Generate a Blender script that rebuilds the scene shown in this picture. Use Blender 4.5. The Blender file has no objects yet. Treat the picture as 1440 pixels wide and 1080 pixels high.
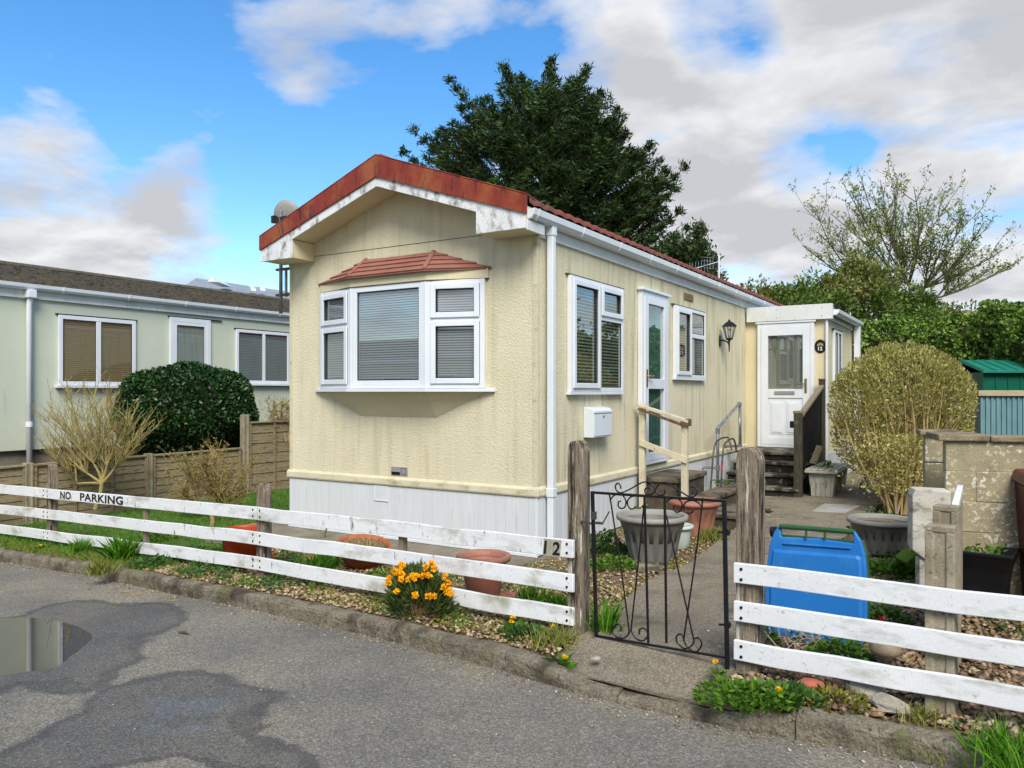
import bpy, bmesh, math, random
import numpy as np
from mathutils import Vector, Matrix
random.seed(7); rng = np.random.default_rng(7)
SC = bpy.context.scene; COL = SC.collection
R = math.radians
# ------------------------------------------------------------------ survey: camera and pixel -> place on a known plane
F, CX, HY, YAW = 1092.0, 720.0, 551.5, R(31.6)
CAM = (3.733, -6.529, 1.6)
VV = (-math.sin(YAW), math.cos(YAW)); RR = (math.cos(YAW), math.sin(YAW))
def ray(px, py):
    a = (px-CX)/F
    return (VV[0]+a*RR[0], VV[1]+a*RR[1], (HY-py)/F)
def D(px, py, d):
    r = ray(px, py); return Vector([CAM[i]+d*r[i] for i in range(3)])
def X(px, py, c=0.0):
    r = ray(px, py); return D(px, py, (c-CAM[0])/r[0])
def Y(px, py, c=0.0):
    r = ray(px, py); return D(px, py, (c-CAM[1])/r[1])
def gz(x):
    if x > -1.8: return .025*min(x, 6.5)
    return -.045+.043*(max(x, -9)+1.8)
def G(px, py, off=0.0):
    r = ray(px, py); z = 0.0
    for _ in range(30):
        t = (z+off-CAM[2])/r[2]; z = gz(CAM[0]+t*r[0])
    return Vector((CAM[0]+t*r[0], CAM[1]+t*r[1], z+off))
# ------------------------------------------------------------------ colours and materials
def c(r, g, b):
    f = lambda v: (v/255/12.92 if v <= 10 else ((v/255+.055)/1.055)**2.4)
    return (f(r), f(g), f(b), 1)
MATS = {}
class NT:
    def __init__(s, name):
        s.m = bpy.data.materials.new(name); s.m.use_nodes = True
        s.t = s.m.node_tree; s.n = s.t.nodes; s.l = s.t.links
        s.b = s.n['Principled BSDF']; s.out = s.n['Material Output']
        MATS[name] = s.m
    def node(s, typ, **kw):
        n = s.n.new(typ)
        for k, v in kw.items():
            if k in n.inputs: n.inputs[k].default_value = v
            else: setattr(n, k, v)
        return n
    def link(s, a, b): s.l.new(a, b)
    def pos(s, stretch=(1,1,1), obj=False):
        if obj: o = s.node('ShaderNodeTexCoord').outputs['Object']
        else: o = s.node('ShaderNodeNewGeometry').outputs['Position']
        mp = s.node('ShaderNodeMapping'); mp.inputs['Scale'].default_value = stretch
        s.link(o, mp.inputs['Vector']); return mp.outputs['Vector']
    def noise(s, vec, scale, detail=5, rough=.6, dist=0):
        n = s.node('ShaderNodeTexNoise'); n.inputs['Scale'].default_value = scale
        n.inputs['Detail'].default_value = detail; n.inputs['Roughness'].default_value = rough
        n.inputs['Distortion'].default_value = dist
        s.link(vec, n.inputs['Vector']); return n.outputs['Fac']
    def ramp(s, fac, stops):
        n = s.node('ShaderNodeValToRGB'); e = n.color_ramp.elements
        while len(e) < len(stops): e.new(.5)
        for i, (p, col) in enumerate(stops):
            e[i].position = p; e[i].color = col if hasattr(col, '__len__') else (col, col, col, 1)
        s.link(fac, n.inputs['Fac']); return n.outputs['Color']
    def mix(s, fac, a, b, mode='MIX'):
        n = s.node('ShaderNodeMix', data_type='RGBA', blend_type=mode)
        for v, i in ((fac, 0), (a, 6), (b, 7)):
            if hasattr(v, 'is_linked') or isinstance(v, bpy.types.NodeSocket): s.link(v, n.inputs[i])
            else: n.inputs[i].default_value = v
        return n.outputs[2]
    def math(s, op, a, b=0.0, clamp=False):
        n = s.node('ShaderNodeMath', operation=op, use_clamp=clamp)
        for i, v in enumerate((a, b)):
            if isinstance(v, bpy.types.NodeSocket): s.link(v, n.inputs[i])
            else: n.inputs[i].default_value = v
        return n.outputs[0]
    def bump(s, h, strength=.3, dist=.01, normal=None):
        n = s.node('ShaderNodeBump'); n.inputs['Strength'].default_value = strength; n.inputs['Distance'].default_value = dist
        s.link(h, n.inputs['Height'])
        if normal: s.link(normal, n.inputs['Normal'])
        return n.outputs['Normal']
def mat(name, cols, scale=4, stretch=(1,1,1), rough=.7, bump=.0, bscale=60, bdist=.004, spec=.4, metal=0,
        lo=.32, hi=.68, fine=.12, fscale=90, over=(), obj=False):
    """noise-ramped base colour, fine value noise, blotch overlays (colour, scale, lo, hi, stretch) and a bump."""
    N = NT(name); v = N.pos(stretch, obj)
    if len(cols) == 1: col = N.mix(0.0, cols[0], cols[0])
    else:
        st = [(lo+(hi-lo)*i/(len(cols)-1), k) for i, k in enumerate(cols)]
        col = N.ramp(N.noise(v, scale), st)
    if fine:
        col = N.mix(1.0, col, N.ramp(N.noise(N.pos((1,1,1), obj), fscale, 3, .7), [(.25, 1-fine*1.6), (.75, 1+fine)]), 'MULTIPLY')
    for o in over:
        m = N.ramp(N.noise(N.pos(o[4] if len(o) > 4 else (1,1,1), obj), o[1], 6, .65), [(o[2], 0.0), (o[3], 1.0)])
        col = N.mix(m, col, o[0])
    N.link(col, N.b.inputs['Base Color'])
    N.b.inputs['Roughness'].default_value = rough; N.b.inputs['Metallic'].default_value = metal
    N.b.inputs['Specular IOR Level'].default_value = spec
    if bump: N.link(N.bump(N.noise(v, bscale, 4, .6), bump, bdist), N.b.inputs['Normal'])
    return N.m
def leafmat(name, cols, rough=.55, transl=.25, spec=.3):
    N = NT(name)
    rnd = N.node('ShaderNodeNewGeometry').outputs['Random Per Island']
    big = N.noise(N.pos(), 1.3, 3)
    f = N.math('ADD', N.math('MULTIPLY', rnd, .75), N.math('MULTIPLY', N.math('SUBTRACT', big, .4), .9), True)
    col = N.ramp(f, [(i/(len(cols)-1), k) for i, k in enumerate(cols)])
    N.link(col, N.b.inputs['Base Color']); N.b.inputs['Roughness'].default_value = rough
    N.b.inputs['Specular IOR Level'].default_value = spec
    tr = N.node('ShaderNodeBsdfTranslucent'); N.link(col, tr.inputs['Color'])
    mx = N.node('ShaderNodeMixShader'); mx.inputs[0].default_value = transl
    N.link(N.b.outputs[0], mx.inputs[1]); N.link(tr.outputs[0], mx.inputs[2]); N.link(mx.outputs[0], N.out.inputs['Surface'])
    return N.m
# ------------------------------------------------------------------ mesh helpers
class MB:
    def __init__(s): s.v = []; s.f = []
    def add(s, vs, fs):
        b = len(s.v); s.v += [tuple(p) for p in vs]; s.f += [tuple(b+i for i in f) for f in fs]; return s
    def hexa(s, p):   # 8 points: bottom 4 ccw, top 4 ccw
        return s.add(p, [(3,2,1,0),(4,5,6,7),(0,1,5,4),(1,2,6,5),(2,3,7,6),(3,0,4,7)])
    def box(s, x0, x1, y0, y1, z0, z1):
        return s.hexa([(x0,y0,z0),(x1,y0,z0),(x1,y1,z0),(x0,y1,z0),(x0,y0,z1),(x1,y0,z1),(x1,y1,z1),(x0,y1,z1)])
    def lbox(s, fr, u0, u1, v0, v1, n0, n1):   # box in a wall frame: u along, v up, n outward
        O, U, N = fr
        P = lambda u, v, n: O+U*u+Vector((0,0,v))+N*n
        pts = [P(u0,v0,n1),P(u1,v0,n1),P(u1,v0,n0),P(u0,v0,n0),P(u0,v1,n1),P(u1,v1,n1),P(u1,v1,n0),P(u0,v1,n0)]
        return s.hexa(pts)
    def obox(s, ctr, size, M=None):
        hx, hy, hz = [q/2 for q in size]; M = M or Matrix.Identity(3); ctr = Vector(ctr)
        return s.hexa([ctr+M@Vector(p) for p in ((-hx,-hy,-hz),(hx,-hy,-hz),(hx,hy,-hz),(-hx,hy,-hz),(-hx,-hy,hz),(hx,-hy,hz),(hx,hy,hz),(-hx,hy,hz))])
    def bar(s, a, b, w, h, up=(0,0,1)):   # rectangular bar a->b
        a, b = Vector(a), Vector(b); d = (b-a).normalized(); up = Vector(up)
        sd = d.cross(up).normalized(); u2 = sd.cross(d)
        return s.hexa([a-sd*w/2-u2*h/2, a+sd*w/2-u2*h/2, b+sd*w/2-u2*h/2, b-sd*w/2-u2*h/2, a-sd*w/2+u2*h/2, a+sd*w/2+u2*h/2, b+sd*w/2+u2*h/2, b-sd*w/2+u2*h/2])
    def prism(s, poly, off):   # planar polygon of 3D points extruded by off
        n = len(poly); off = Vector(off); p = [Vector(q) for q in poly]
        nrm = Vector((0,0,0))
        for i in range(n): nrm += p[i].cross(p[(i+1) % n])
        if nrm.dot(off) < 0: p.reverse()
        vs = p+[q+off for q in p]
        return s.add(vs, [tuple(range(n-1,-1,-1)), tuple(range(n,2*n))]+[(i,(i+1)%n,n+(i+1)%n,n+i) for i in range(n)])
    def tube(s, pts, r, n=8, cap=True):
        pts = [Vector(p) for p in pts]; m = len(pts)
        rs = r if hasattr(r, '__len__') else [r]*m
        t0 = (pts[1]-pts[0]).normalized(); ref = Vector((0,0,1)) if abs(t0.z) < .9 else Vector((1,0,0))
        u = t0.cross(ref).normalized(); vs = []
        for i in range(m):
            t = (pts[min(i+1,m-1)]-pts[max(i-1,0)]).normalized()
            u = (u-t*u.dot(t))
            u = u.normalized() if u.length > 1e-6 else t.orthogonal().normalized()
            w = t.cross(u)
            for k in range(n):
                a = 2*math.pi*k/n; vs.append(pts[i]+(u*math.cos(a)+w*math.sin(a))*rs[i])
        fs = [(i*n+k, i*n+(k+1)%n, (i+1)*n+(k+1)%n, (i+1)*n+k) for i in range(m-1) for k in range(n)]
        if cap: fs += [tuple(range(n-1,-1,-1)), tuple(range((m-1)*n, m*n))]
        return s.add(vs, fs)
    def lathe(s, prof, ctr, n=40, sx=1, sy=1, flute=None, close=False):   # profile (r,z) bottom->top or any path
        vs = []
        for r, z in prof:
            for k in range(n):
                a = 2*math.pi*k/n; rr = r*(1+(flute(a, z) if flute else 0))
                vs.append((ctr[0]+rr*math.cos(a)*sx, ctr[1]+rr*math.sin(a)*sy, ctr[2]+z))
        m = len(prof)
        fs = [(i*n+k, i*n+(k+1)%n, (i+1)*n+(k+1)%n, (i+1)*n+k) for i in range(m-1) for k in range(n)]
        if close: fs += [tuple(range(n-1,-1,-1)), tuple(range((m-1)*n, m*n))]
        return s.add(vs, fs)
    def build(s, name, m, parent=None, smooth=False, bevel=0, seg=2):
        me = bpy.data.meshes.new(name); me.from_pydata(s.v, [], s.f); me.update()
        return finish(name, me, m, parent, smooth, bevel, seg)
def finish(name, me, m, parent=None, smooth=False, bevel=0, seg=2):
    o = bpy.data.objects.new(name, me); COL.objects.link(o)
    me.materials.append(MATS[m] if isinstance(m, str) else m)
    if smooth: me.polygons.foreach_set('use_smooth', [True]*len(me.polygons))
    if bevel:
        b = o.modifiers.new('bevel', 'BEVEL'); b.width = bevel; b.segments = seg; b.limit_method = 'ANGLE'; b.angle_limit = R(40)
    if parent is not None:
        o.parent = parent; o.matrix_parent_inverse = Matrix.Translation(-parent.location)
    elif len(me.vertices):
        co = np.empty(len(me.vertices)*3, np.float32); me.vertices.foreach_get('co', co); co = co.reshape(-1, 3)
        L = np.array([co[:,0].mean(), co[:,1].mean(), co[:,2].min()], np.float32)
        me.vertices.foreach_set('co', (co-L).ravel()); me.update(); o.location = L.tolist()
    return o
def npmesh(name, verts, faces4, m, parent=None, smooth=False):
    """verts (N,3), faces (M,k) numpy -> object"""
    me = bpy.data.meshes.new(name); k = faces4.shape[1]
    me.vertices.add(len(verts)); me.vertices.foreach_set('co', verts.astype(np.float32).ravel())
    me.loops.add(faces4.size); me.loops.foreach_set('vertex_index', faces4.astype(np.int32).ravel())
    me.polygons.add(len(faces4)); me.polygons.foreach_set('loop_start', np.arange(0, faces4.size, k, dtype=np.int32))
    me.update(calc_edges=True); me.validate()
    return finish(name, me, m, parent, smooth)
def thing(name, label, cat, loc, group=None):
    o = bpy.data.objects.new(name, None); COL.objects.link(o); o.location = Vector(loc); o.empty_display_size = .1
    o['label'] = label; o['category'] = cat
    if group: o['group'] = group
    return o
def tag(o, label, cat, group=None):
    o['label'] = label; o['category'] = cat
    if group: o['group'] = group
    return o
def kind(o, k): o['kind'] = k; return o
def lab(o, label): o['label'] = label; return o
def unit(a): return a/np.maximum(np.linalg.norm(a, axis=1, keepdims=True), 1e-9)
def leafgeo(P, size, dirs=None, aspect=.5, rj=.35, fold=.25):
    """diamond leaves at P; dirs = leaf long axes (or random)"""
    n = len(P)
    d = unit(rng.normal(size=(n,3))) if dirs is None else unit(dirs+rng.normal(size=(n,3))*.25)
    w = unit(np.cross(d, unit(rng.normal(size=(n,3))))); nn = np.cross(d, w)
    L = (size*(1+rj*rng.uniform(-1,1,n)))[:,None]; W = L*aspect
    a = P-d*L*.5; b = P+w*W*.5+nn*L*fold*.3; e = P+d*L*.5; f = P-w*W*.5+nn*L*fold*.3
    V = np.stack([a,b,e,f], 1).reshape(-1,3); Fc = np.arange(4*n).reshape(n,4)
    return V, Fc
def leaves(name, P, size, m, parent=None, dirs=None, aspect=.5, **kw):
    V, Fc = leafgeo(np.asarray(P, float), size, None if dirs is None else np.asarray(dirs, float), aspect, **kw)
    return npmesh(name, V, Fc, m, parent)
def text_into(mb, body, height, place, thick=.004, weight=0.0, spacing=1.0, xs=1.0):
    """mesh lettering: place(u, v, n) -> world point"""
    cu = bpy.data.curves.new('lettering', 'FONT'); cu.body = body; cu.size = 1; cu.extrude = .5; cu.offset = weight; cu.space_character = spacing
    ob = bpy.data.objects.new('lettering', cu); COL.objects.link(ob)
    dg = bpy.context.evaluated_depsgraph_get(); me = bpy.data.meshes.new_from_object(ob.evaluated_get(dg))
    vs = [v.co.copy() for v in me.vertices]; fs = [tuple(p.vertices) for p in me.polygons]
    x0 = min(v.x for v in vs); x1 = max(v.x for v in vs); y0 = min(v.y for v in vs); y1 = max(v.y for v in vs); k = height/(y1-y0)
    mb.add([place((v.x-x0)*k*xs, (v.y-y0)*k, (v.z+.5)*thick) for v in vs], fs)
    bpy.data.objects.remove(ob); bpy.data.curves.remove(cu); bpy.data.meshes.remove(me)
    return (x1-x0)*k*xs
# light and sky settings
SKY_STRENGTH, SKY_SAT, SKY_VAL, SUN_E, SUN_ANG, EXPOSURE = .12, 1.32, 1.05, 2.5, 30.0, .85
CLOUD_HI, CLOUD_LO = (4.2,4.22,4.3,1), (2.75,2.82,3.0,1)
BANKS = [(1250,150,26,.15), (880,50,14,.13), (1050,320,9,.14), (130,268,11,.16), (300,280,6,.12), (190,90,9,.09), (340,50,8,.08), (520,60,10,.09), (430,220,16,-.12), (50,130,10,-.16), (250,150,8,-.07), (600,190,6,-.08), (1150,255,5,-.14), (1020,45,5,-.18), (720,30,5,-.05)]
# ------------------------------------------------------------------ materials
S1 = (1,1,1)
def wall_mat(name, base, base2, streak, streak_amt=.5, grain=70, bumpk=.9):
    N = NT(name); p = N.pos()
    col = N.ramp(N.noise(p, 1.6, 5), [(.3, base), (.7, base2)])
    st = N.ramp(N.noise(N.pos((5,5,.35)), 2.2, 5, .6), [(.46, 0.0), (.72, streak_amt)])
    patch = N.ramp(N.noise(N.pos((.9,.9,.5)), 1.5, 4), [(.37, 0.0), (.57, 1.0)])
    nsep = N.node('ShaderNodeSeparateXYZ'); N.link(N.node('ShaderNodeNewGeometry').outputs['True Normal'], nsep.inputs[0])
    face = N.ramp(N.math('ABSOLUTE', nsep.outputs['X']), [(.3, .38), (.7, .78)])   # the long side is the damp, streaked one
    col = N.mix(N.math('MULTIPLY', N.math('MULTIPLY', st, patch), face), col, streak)
    g = N.noise(p, grain, 3, .65); g2 = N.noise(p, grain*.38, 2, .5)
    h = N.math('ADD', g, N.math('MULTIPLY', g2, .8))
    pit = N.ramp(g, [(.30, 1.0), (.42, 0.0)])
    col = N.mix(N.math('MULTIPLY', pit, .7), col, streak)
    N.link(col, N.b.inputs['Base Color']); N.b.inputs['Roughness'].default_value = .85; N.b.inputs['Specular IOR Level'].default_value = .2
    N.link(N.bump(h, bumpk, .012), N.b.inputs['Normal'])
wall_mat('cream_stucco', c(217,208,174), c(227,219,190), c(132,124,88), .8, 110, .8)
wall_mat('cream_smooth', c(208,198,162), c(216,207,174), c(172,160,122), .3, 90, .15)
wall_mat('porch_render', c(206,194,156), c(214,204,170), c(152,136,96), .6, 90, .2)
mat('cream_trim', [c(196,188,158), c(210,203,176)], 5, bump=.4, bscale=40, rough=.8, over=[(c(150,138,95), 6, .55, .75, (1,1,2))])
mat('sage_render', [c(192,198,178), c(200,206,187)], .8, rough=.8, bump=.15, bscale=120, fine=.05, over=[(c(170,180,158), 2.5, .6, .8, (3,3,.4))])
mat('upvc', [c(214,219,224), c(222,227,231)], 3, rough=.28, fine=.02, spec=.5)
mat('skirt_white', [c(203,207,208), c(212,216,217)], 2, (6,6,.5), rough=.35, fine=.03, over=[(c(176,180,178), 3, .58, .85, (4,4,.6))])
mat('fascia_white', [c(205,207,204), c(222,224,222)], 3, rough=.5, fine=.05, over=[(c(150,148,138), 5, .58, .8, (3,3,.8))])
mat('barge_white', [c(214,216,216), c(228,229,228)], 4, rough=.6, over=[(c(120,118,104), 9, .5, .68, (1,1,.7)), (c(95,95,85), 60, .6, .72)])
mat('verge_red', [c(112,36,20), c(138,50,26), c(118,38,22)], 3, rough=.45, over=[(c(150,84,42), 3, .46, .64, (1,1,.6)), (c(58,30,24), 7, .54, .68, (2,2,.6))])
mat('tile_red', [c(112,56,46), c(138,76,62)], 8, rough=.75, bump=.3, bscale=80, over=[(c(80,60,45), 6, .55, .7)])
mat('tile_pink', [c(138,90,76), c(154,104,90)], 5, rough=.75, bump=.25, bscale=140, fine=.12, over=[(c(112,62,50), 14, .6, .75)])
mat('tile_brown', [c(50,48,43), c(98,93,82), c(66,62,55)], 7, rough=.9, bump=.5, bscale=60, fine=.3, over=[(c(122,96,50), 5, .56, .7), (c(86,92,50), 11, .62, .74)])
mat('slate_grey', [c(120,128,138), c(140,148,158)], 3, rough=.7, fine=.1)
mat('black_gap', [c(16,16,16)], rough=.8, fine=0)
mat('rubber', [c(22,23,25)], rough=.6, fine=0)
mat('black_paint', [c(18,18,20), c(28,28,30)], 30, rough=.35, bump=.15, bscale=120, over=[(c(70,38,22), 25, .66, .74)])
mat('galv', [c(140,146,150), c(172,178,182)], 9, rough=.38, metal=.75, fine=.06, over=[(c(120,120,118), 14, .55, .7)])
mat('dark_timber', [c(46,42,34), c(76,70,58)], 6, (6,6,.6), rough=.9, bump=.5, bscale=30, over=[(c(84,90,56), 5, .58, .7)])
mat('drain_cover', [c(150,148,142), c(172,170,164)], 5, rough=.85, bump=.2, bscale=90, over=[(c(120,116,106), 4, .55, .7)])
mat('dark_steel', [c(70,68,66), c(100,96,92)], 20, rough=.5, metal=.5)
mat('brass', [c(190,150,70)], rough=.25, metal=.9, fine=0)
mat('silver', [c(190,192,194)], rough=.3, metal=.8, fine=0)
mat('red_tape', [c(200,30,36)], rough=.5, fine=0)
mat('cream_paint', [c(192,182,154), c(212,204,180)], 6, rough=.55, over=[(c(120,78,48), 9, .6, .7, (1,1,.6)), (c(150,140,110), 5, .56, .75)])
mat('rust_wood', [c(84,58,44), c(124,92,70)], 10, (3,3,1), rough=.8)
mat('post_wood', [c(88,76,62), c(146,132,112), c(80,66,54)], 6, (6,6,.55), rough=.9, bump=.8, bscale=26, bdist=.01, fine=.2, over=[(c(44,34,28), 5, .50, .62, (5,5,.5)), (c(198,192,180), 6, .585, .66, (7,7,.6)), (c(170,150,98), 1.1, .56, .72, (1,1,1))])
mat('stake_wood', [c(110,100,80), c(140,128,104)], 6, (6,6,.6), rough=.9, bump=.5, bscale=30)
mat('rail_white', [c(222,224,226), c(234,236,237)], 3, (.8,3,3), rough=.5, bump=.25, bscale=40, fine=.06,
    over=[(c(176,174,162), 2.4, .52, .68, (1,3,3)), (c(104,102,88), 7, .60, .70, (2.5,3,1.0)), (c(96,94,82), 50, .645, .72), (c(160,160,134), 1.3, .62, .74)])
mat('rail_clean', [c(226,228,230), c(236,238,239)], 3, (.8,3,3), rough=.5, bump=.2, bscale=40, fine=.05, over=[(c(158,158,146), 40, .61, .74), (c(176,176,164), 3, .54, .74, (1,3,3)), (c(110,108,94), 9, .66, .76, (1,3,5))])
mat('lettering', [c(24,24,26)], rough=.5, fine=0)
mat('plate_grey', [c(150,146,128), c(172,168,150)], 20, rough=.7)
mat('fence_panel', [c(106,94,72), c(158,142,112), c(126,110,84)], 5, (.6,1.2,9), rough=.9, bump=.6, bscale=16, bdist=.01, fine=.18, over=[(c(52,44,34), 5, .58, .7, (.6,1,8)), (c(118,116,84), 2, .55, .75)])
mat('conc_post', [c(140,130,108), c(168,158,136)], 12, rough=.9, bump=.5, bscale=90, fine=.2, over=[(c(110,98,70), 3, .5, .7), (c(88,84,74), 22, .58, .68), (c(196,192,178), 34, .64, .7)])
mat('conc_slab', [c(112,105,90), c(140,132,116)], 3, rough=.9, bump=.35, bscale=90, fine=.25, over=[(c(84,78,62), 1.6, .5, .7)])
mat('conc_step', [c(104,99,86), c(138,132,116)], 8, rough=.9, bump=.4, bscale=70, fine=.22, over=[(c(44,42,35), 5, .44, .56, (1,1,1.4)), (c(150,142,90), 18, .64, .7)])
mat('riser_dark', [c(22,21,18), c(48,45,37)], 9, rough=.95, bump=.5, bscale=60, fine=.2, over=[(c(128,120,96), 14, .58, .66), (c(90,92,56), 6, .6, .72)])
mat('step_brick', [c(62,56,46), c(98,88,74)], 7, rough=.9, bump=.5, bscale=50, fine=.25, over=[(c(40,38,30), 4, .5, .66), (c(84,86,52), 7, .58, .7)])
mat('step_top', [c(92,80,64), c(124,112,92)], 6, rough=.9, bump=.4, bscale=60, fine=.25, over=[(c(46,42,34), 4, .48, .62), (c(140,120,90), 9, .62, .72)])
def block_mat():
    N = NT('conc_block'); p = N.pos()
    col = N.ramp(N.noise(p, 5, 6, .7), [(.3, c(138,128,102)), (.55, c(160,149,119)), (.75, c(140,126,94))])
    lich = N.ramp(N.noise(p, 30, 3, .5, .6), [(.565, 0.0), (.61, 1.0)]); where = N.ramp(N.noise(p, 2.2, 2), [(.38, 0.0), (.55, 1.0)])
    col = N.mix(N.math('MULTIPLY', lich, where), col, c(214,209,194))
    col = N.mix(N.ramp(N.noise(p, 90, 3), [(.30, .55), (.45, 0.0)]), col, c(92,84,64))
    N.link(col, N.b.inputs['Base Color']); N.b.inputs['Roughness'].default_value = .95
    N.link(N.bump(N.noise(p, 120, 4, .7), .6, .006), N.b.inputs['Normal'])
block_mat()
mat('coping', [c(120,106,82), c(152,138,112)], 8, rough=.95, bump=.6, bscale=70, fine=.25, over=[(c(84,76,56), 5, .5, .66), (c(190,184,164), 26, .62, .68)])
mat('pale_slab', [c(176,170,154), c(204,200,188)], 3, (1,1,3), rough=.9, bump=.3, bscale=70, over=[(c(112,106,92), 6, .52, .66, (1,1,2.5)), (c(66,62,54), 18, .62, .7)])
mat('terracotta', [c(144,94,76), c(164,114,94)], 5, rough=.6, bump=.08, bscale=60, fine=.05, over=[(c(150,76,50), 3, .5, .8), (c(206,160,130), 14, .66, .8)])
mat('terra_rust', [c(160,86,44), c(182,108,64)], 4, rough=.65, bump=.1, bscale=60, over=[(c(120,60,34), 6, .52, .7)])
mat('orange_plastic', [c(164,60,20), c(178,70,26)], 2, rough=.45, fine=.03)
mat('grey_plastic', [c(98,97,92), c(118,116,110)], 3, (2,2,.5), rough=.6, fine=.04, over=[(c(116,112,100), 5, .56, .74, (3,3,.8))])
mat('grey_rim', [c(134,132,122), c(148,146,136)], 6, rough=.6, fine=.05, over=[(c(140,138,118), 8, .56, .7)])
mat('green_grey_plastic', [c(176,188,178), c(190,202,194)], 4, rough=.5)
mat('trough', [c(164,162,148), c(190,188,174)], 6, (3,3,.7), rough=.8, fine=.1, over=[(c(104,102,84), 6, .54, .68, (2,2,.7)), (c(206,204,194), 20, .62, .7)])
mat('black_plastic', [c(14,15,17), c(22,23,25)], 8, rough=.4, fine=0)
mat('bin_blue', [c(26,104,176), c(34,116,190)], 1.2, rough=.5, fine=.04, over=[(c(58,128,190), 2.5, .52, .74), (c(96,140,176), 9, .62, .72, (1,1,.4)), (c(40,70,100), 30, .66, .74)])
mat('bin_green', [c(40,78,44), c(52,92,54)], 8, rough=.4, fine=.03)
mat('bin_brown', [c(74,26,24), c(92,36,32)], 4, rough=.35, fine=.03)
mat('shed_green', [c(0,84,66), c(6,96,76)], 2, rough=.45, fine=.03)
mat('shed_green_roof', [c(22,112,92), c(36,124,104)], 3, rough=.45, fine=.03)
mat('shed_blue', [c(92,130,138), c(112,148,154)], 5, (3,3,.5), rough=.5, fine=.04)
mat('board_pale', [c(158,148,118), c(180,170,140)], 6, (1,1,4), rough=.8)
mat('letterbox', [c(206,214,220), c(216,224,229)], 2, rough=.35, fine=.02)
mat('vent_brown', [c(142,116,88), c(160,134,104)], 12, rough=.8)
mat('plaque_black', [c(18,18,20)], rough=.4, fine=0)
mat('gold', [c(190,160,84)], rough=.4, fine=0)
mat('white_paint', [c(230,230,226)], rough=.5, fine=0)
mat('plate_metal', [c(140,136,138), c(156,152,154)], 20, rough=.5)
mat('dish', [c(136,136,130), c(150,150,144)], 4, rough=.5)
mat('lamp_black', [c(22,22,24)], rough=.45, fine=0)
mat('stone', [c(140,132,116), c(170,162,146)], 9, rough=.95, bump=.6, bscale=40, fine=.2, over=[(c(110,110,80), 6, .56, .7)])
mat('mushroom_stone', [c(150,128,98), c(188,168,140)], 8, rough=.8)
mat('brick_red', [c(150,80,58), c(176,104,80)], 12, rough=.9, bump=.4, bscale=60)
mat('red_gloss', [c(186,28,26)], rough=.35, fine=0)
mat('purple_tag', [c(130,120,190)], rough=.5, fine=0)
mat('cable_grey', [c(150,150,146)], rough=.6, fine=0)
mat('soil', [c(84,70,52), c(122,104,78), c(100,84,60)], 7, rough=.95, bump=.8, bscale=50, bdist=.02, fine=.3)
mat('grass_ground', [c(66,84,34), c(92,112,48)], 3, rough=.95, bump=.5, bscale=70, fine=.3, over=[(c(104,96,60), 4, .58, .72)])
mat('field', [c(70,88,44), c(88,104,56)], .3, rough=.95, fine=.1)
mat('bark', [c(86,76,60), c(120,108,84)], 8, (3,3,.8), rough=.95, bump=.6, bscale=30)
mat('bark_yellow', [c(124,112,66), c(160,146,92), c(138,122,80)], 6, rough=.9, bump=.3, bscale=60)
mat('bark_tan', [c(140,120,78), c(170,148,100)], 8, rough=.9)
mat('bark_grey', [c(84,80,64), c(112,106,84)], 8, rough=.9)
mat('twig_dark', [c(70,62,48), c(96,86,66)], 8, rough=.95)
mat('dry_twig', [c(150,132,116), c(184,168,150)], 10, rough=.9)
def gravel_mat(name, cols):
    N = NT(name); rnd = N.node('ShaderNodeNewGeometry').outputs['Random Per Island']
    col = N.ramp(rnd, [(i/(len(cols)-1), k) for i, k in enumerate(cols)])
    col = N.mix(1.0, col, N.ramp(N.noise(N.pos(), 70, 3), [(.25, .7), (.75, 1.15)]), 'MULTIPLY')
    N.link(col, N.b.inputs['Base Color']); N.b.inputs['Roughness'].default_value = .8
gravel_mat('pebbles', [c(92,76,54), c(150,128,92), c(184,160,118), c(120,98,70), c(206,188,150), c(160,132,92), c(112,104,92)])
gravel_mat('pebbles_brown', [c(74,56,42), c(126,98,70), c(158,132,100), c(96,74,56), c(186,168,140), c(132,96,66)])
gravel_mat('litter_mix', [c(120,96,60), c(168,148,110), c(84,66,44), c(190,180,160), c(104,92,70)])
# foliage
leafmat('conifer', [c(22,36,18), c(40,60,28), c(64,92,40), c(98,126,60)], .6, .15)
leafmat('conifer_far', [c(40,56,32), c(64,84,44), c(92,108,62)], .6, .15)
leafmat('box_dark', [c(14,32,12), c(26,54,20), c(44,80,30), c(66,106,44)], .4, .12, .5)
leafmat('ivy', [c(40,62,22), c(82,112,38), c(118,148,56), c(164,186,96)], .45, .25)
leafmat('bush_olive', [c(64,74,34), c(104,114,54), c(142,146,76), c(182,180,118)], .55, .25)
leafmat('bush_green', [c(56,78,32), c(94,120,48), c(134,154,70)], .55, .25)
leafmat('willow_leaf', [c(96,120,44), c(136,152,66), c(118,128,58)], .55, .3)
leafmat('privet', [c(104,98,50), c(150,142,76), c(186,176,104), c(134,138,64), c(210,202,136), c(166,166,84)], .55, .3)
leafmat('tan_leaf', [c(120,98,58), c(160,134,82), c(150,140,70), c(110,112,52)], .6, .25)
leafmat('weed', [c(50,84,24), c(84,124,34), c(118,154,52)], .5, .3)
leafmat('weed_dark', [c(36,66,26), c(62,98,40), c(96,126,62)], .5, .25)
leafmat('moss_green', [c(92,96,34), c(128,126,48), c(110,120,40)], .7, .2)
leafmat('wallflower_leaf', [c(40,58,24), c(72,92,44), c(104,120,66), c(56,76,36)], .5, .2)
leafmat('grass_blade', [c(56,104,20), c(82,138,28), c(112,160,48), c(60,112,26)], .5, .35)
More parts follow.
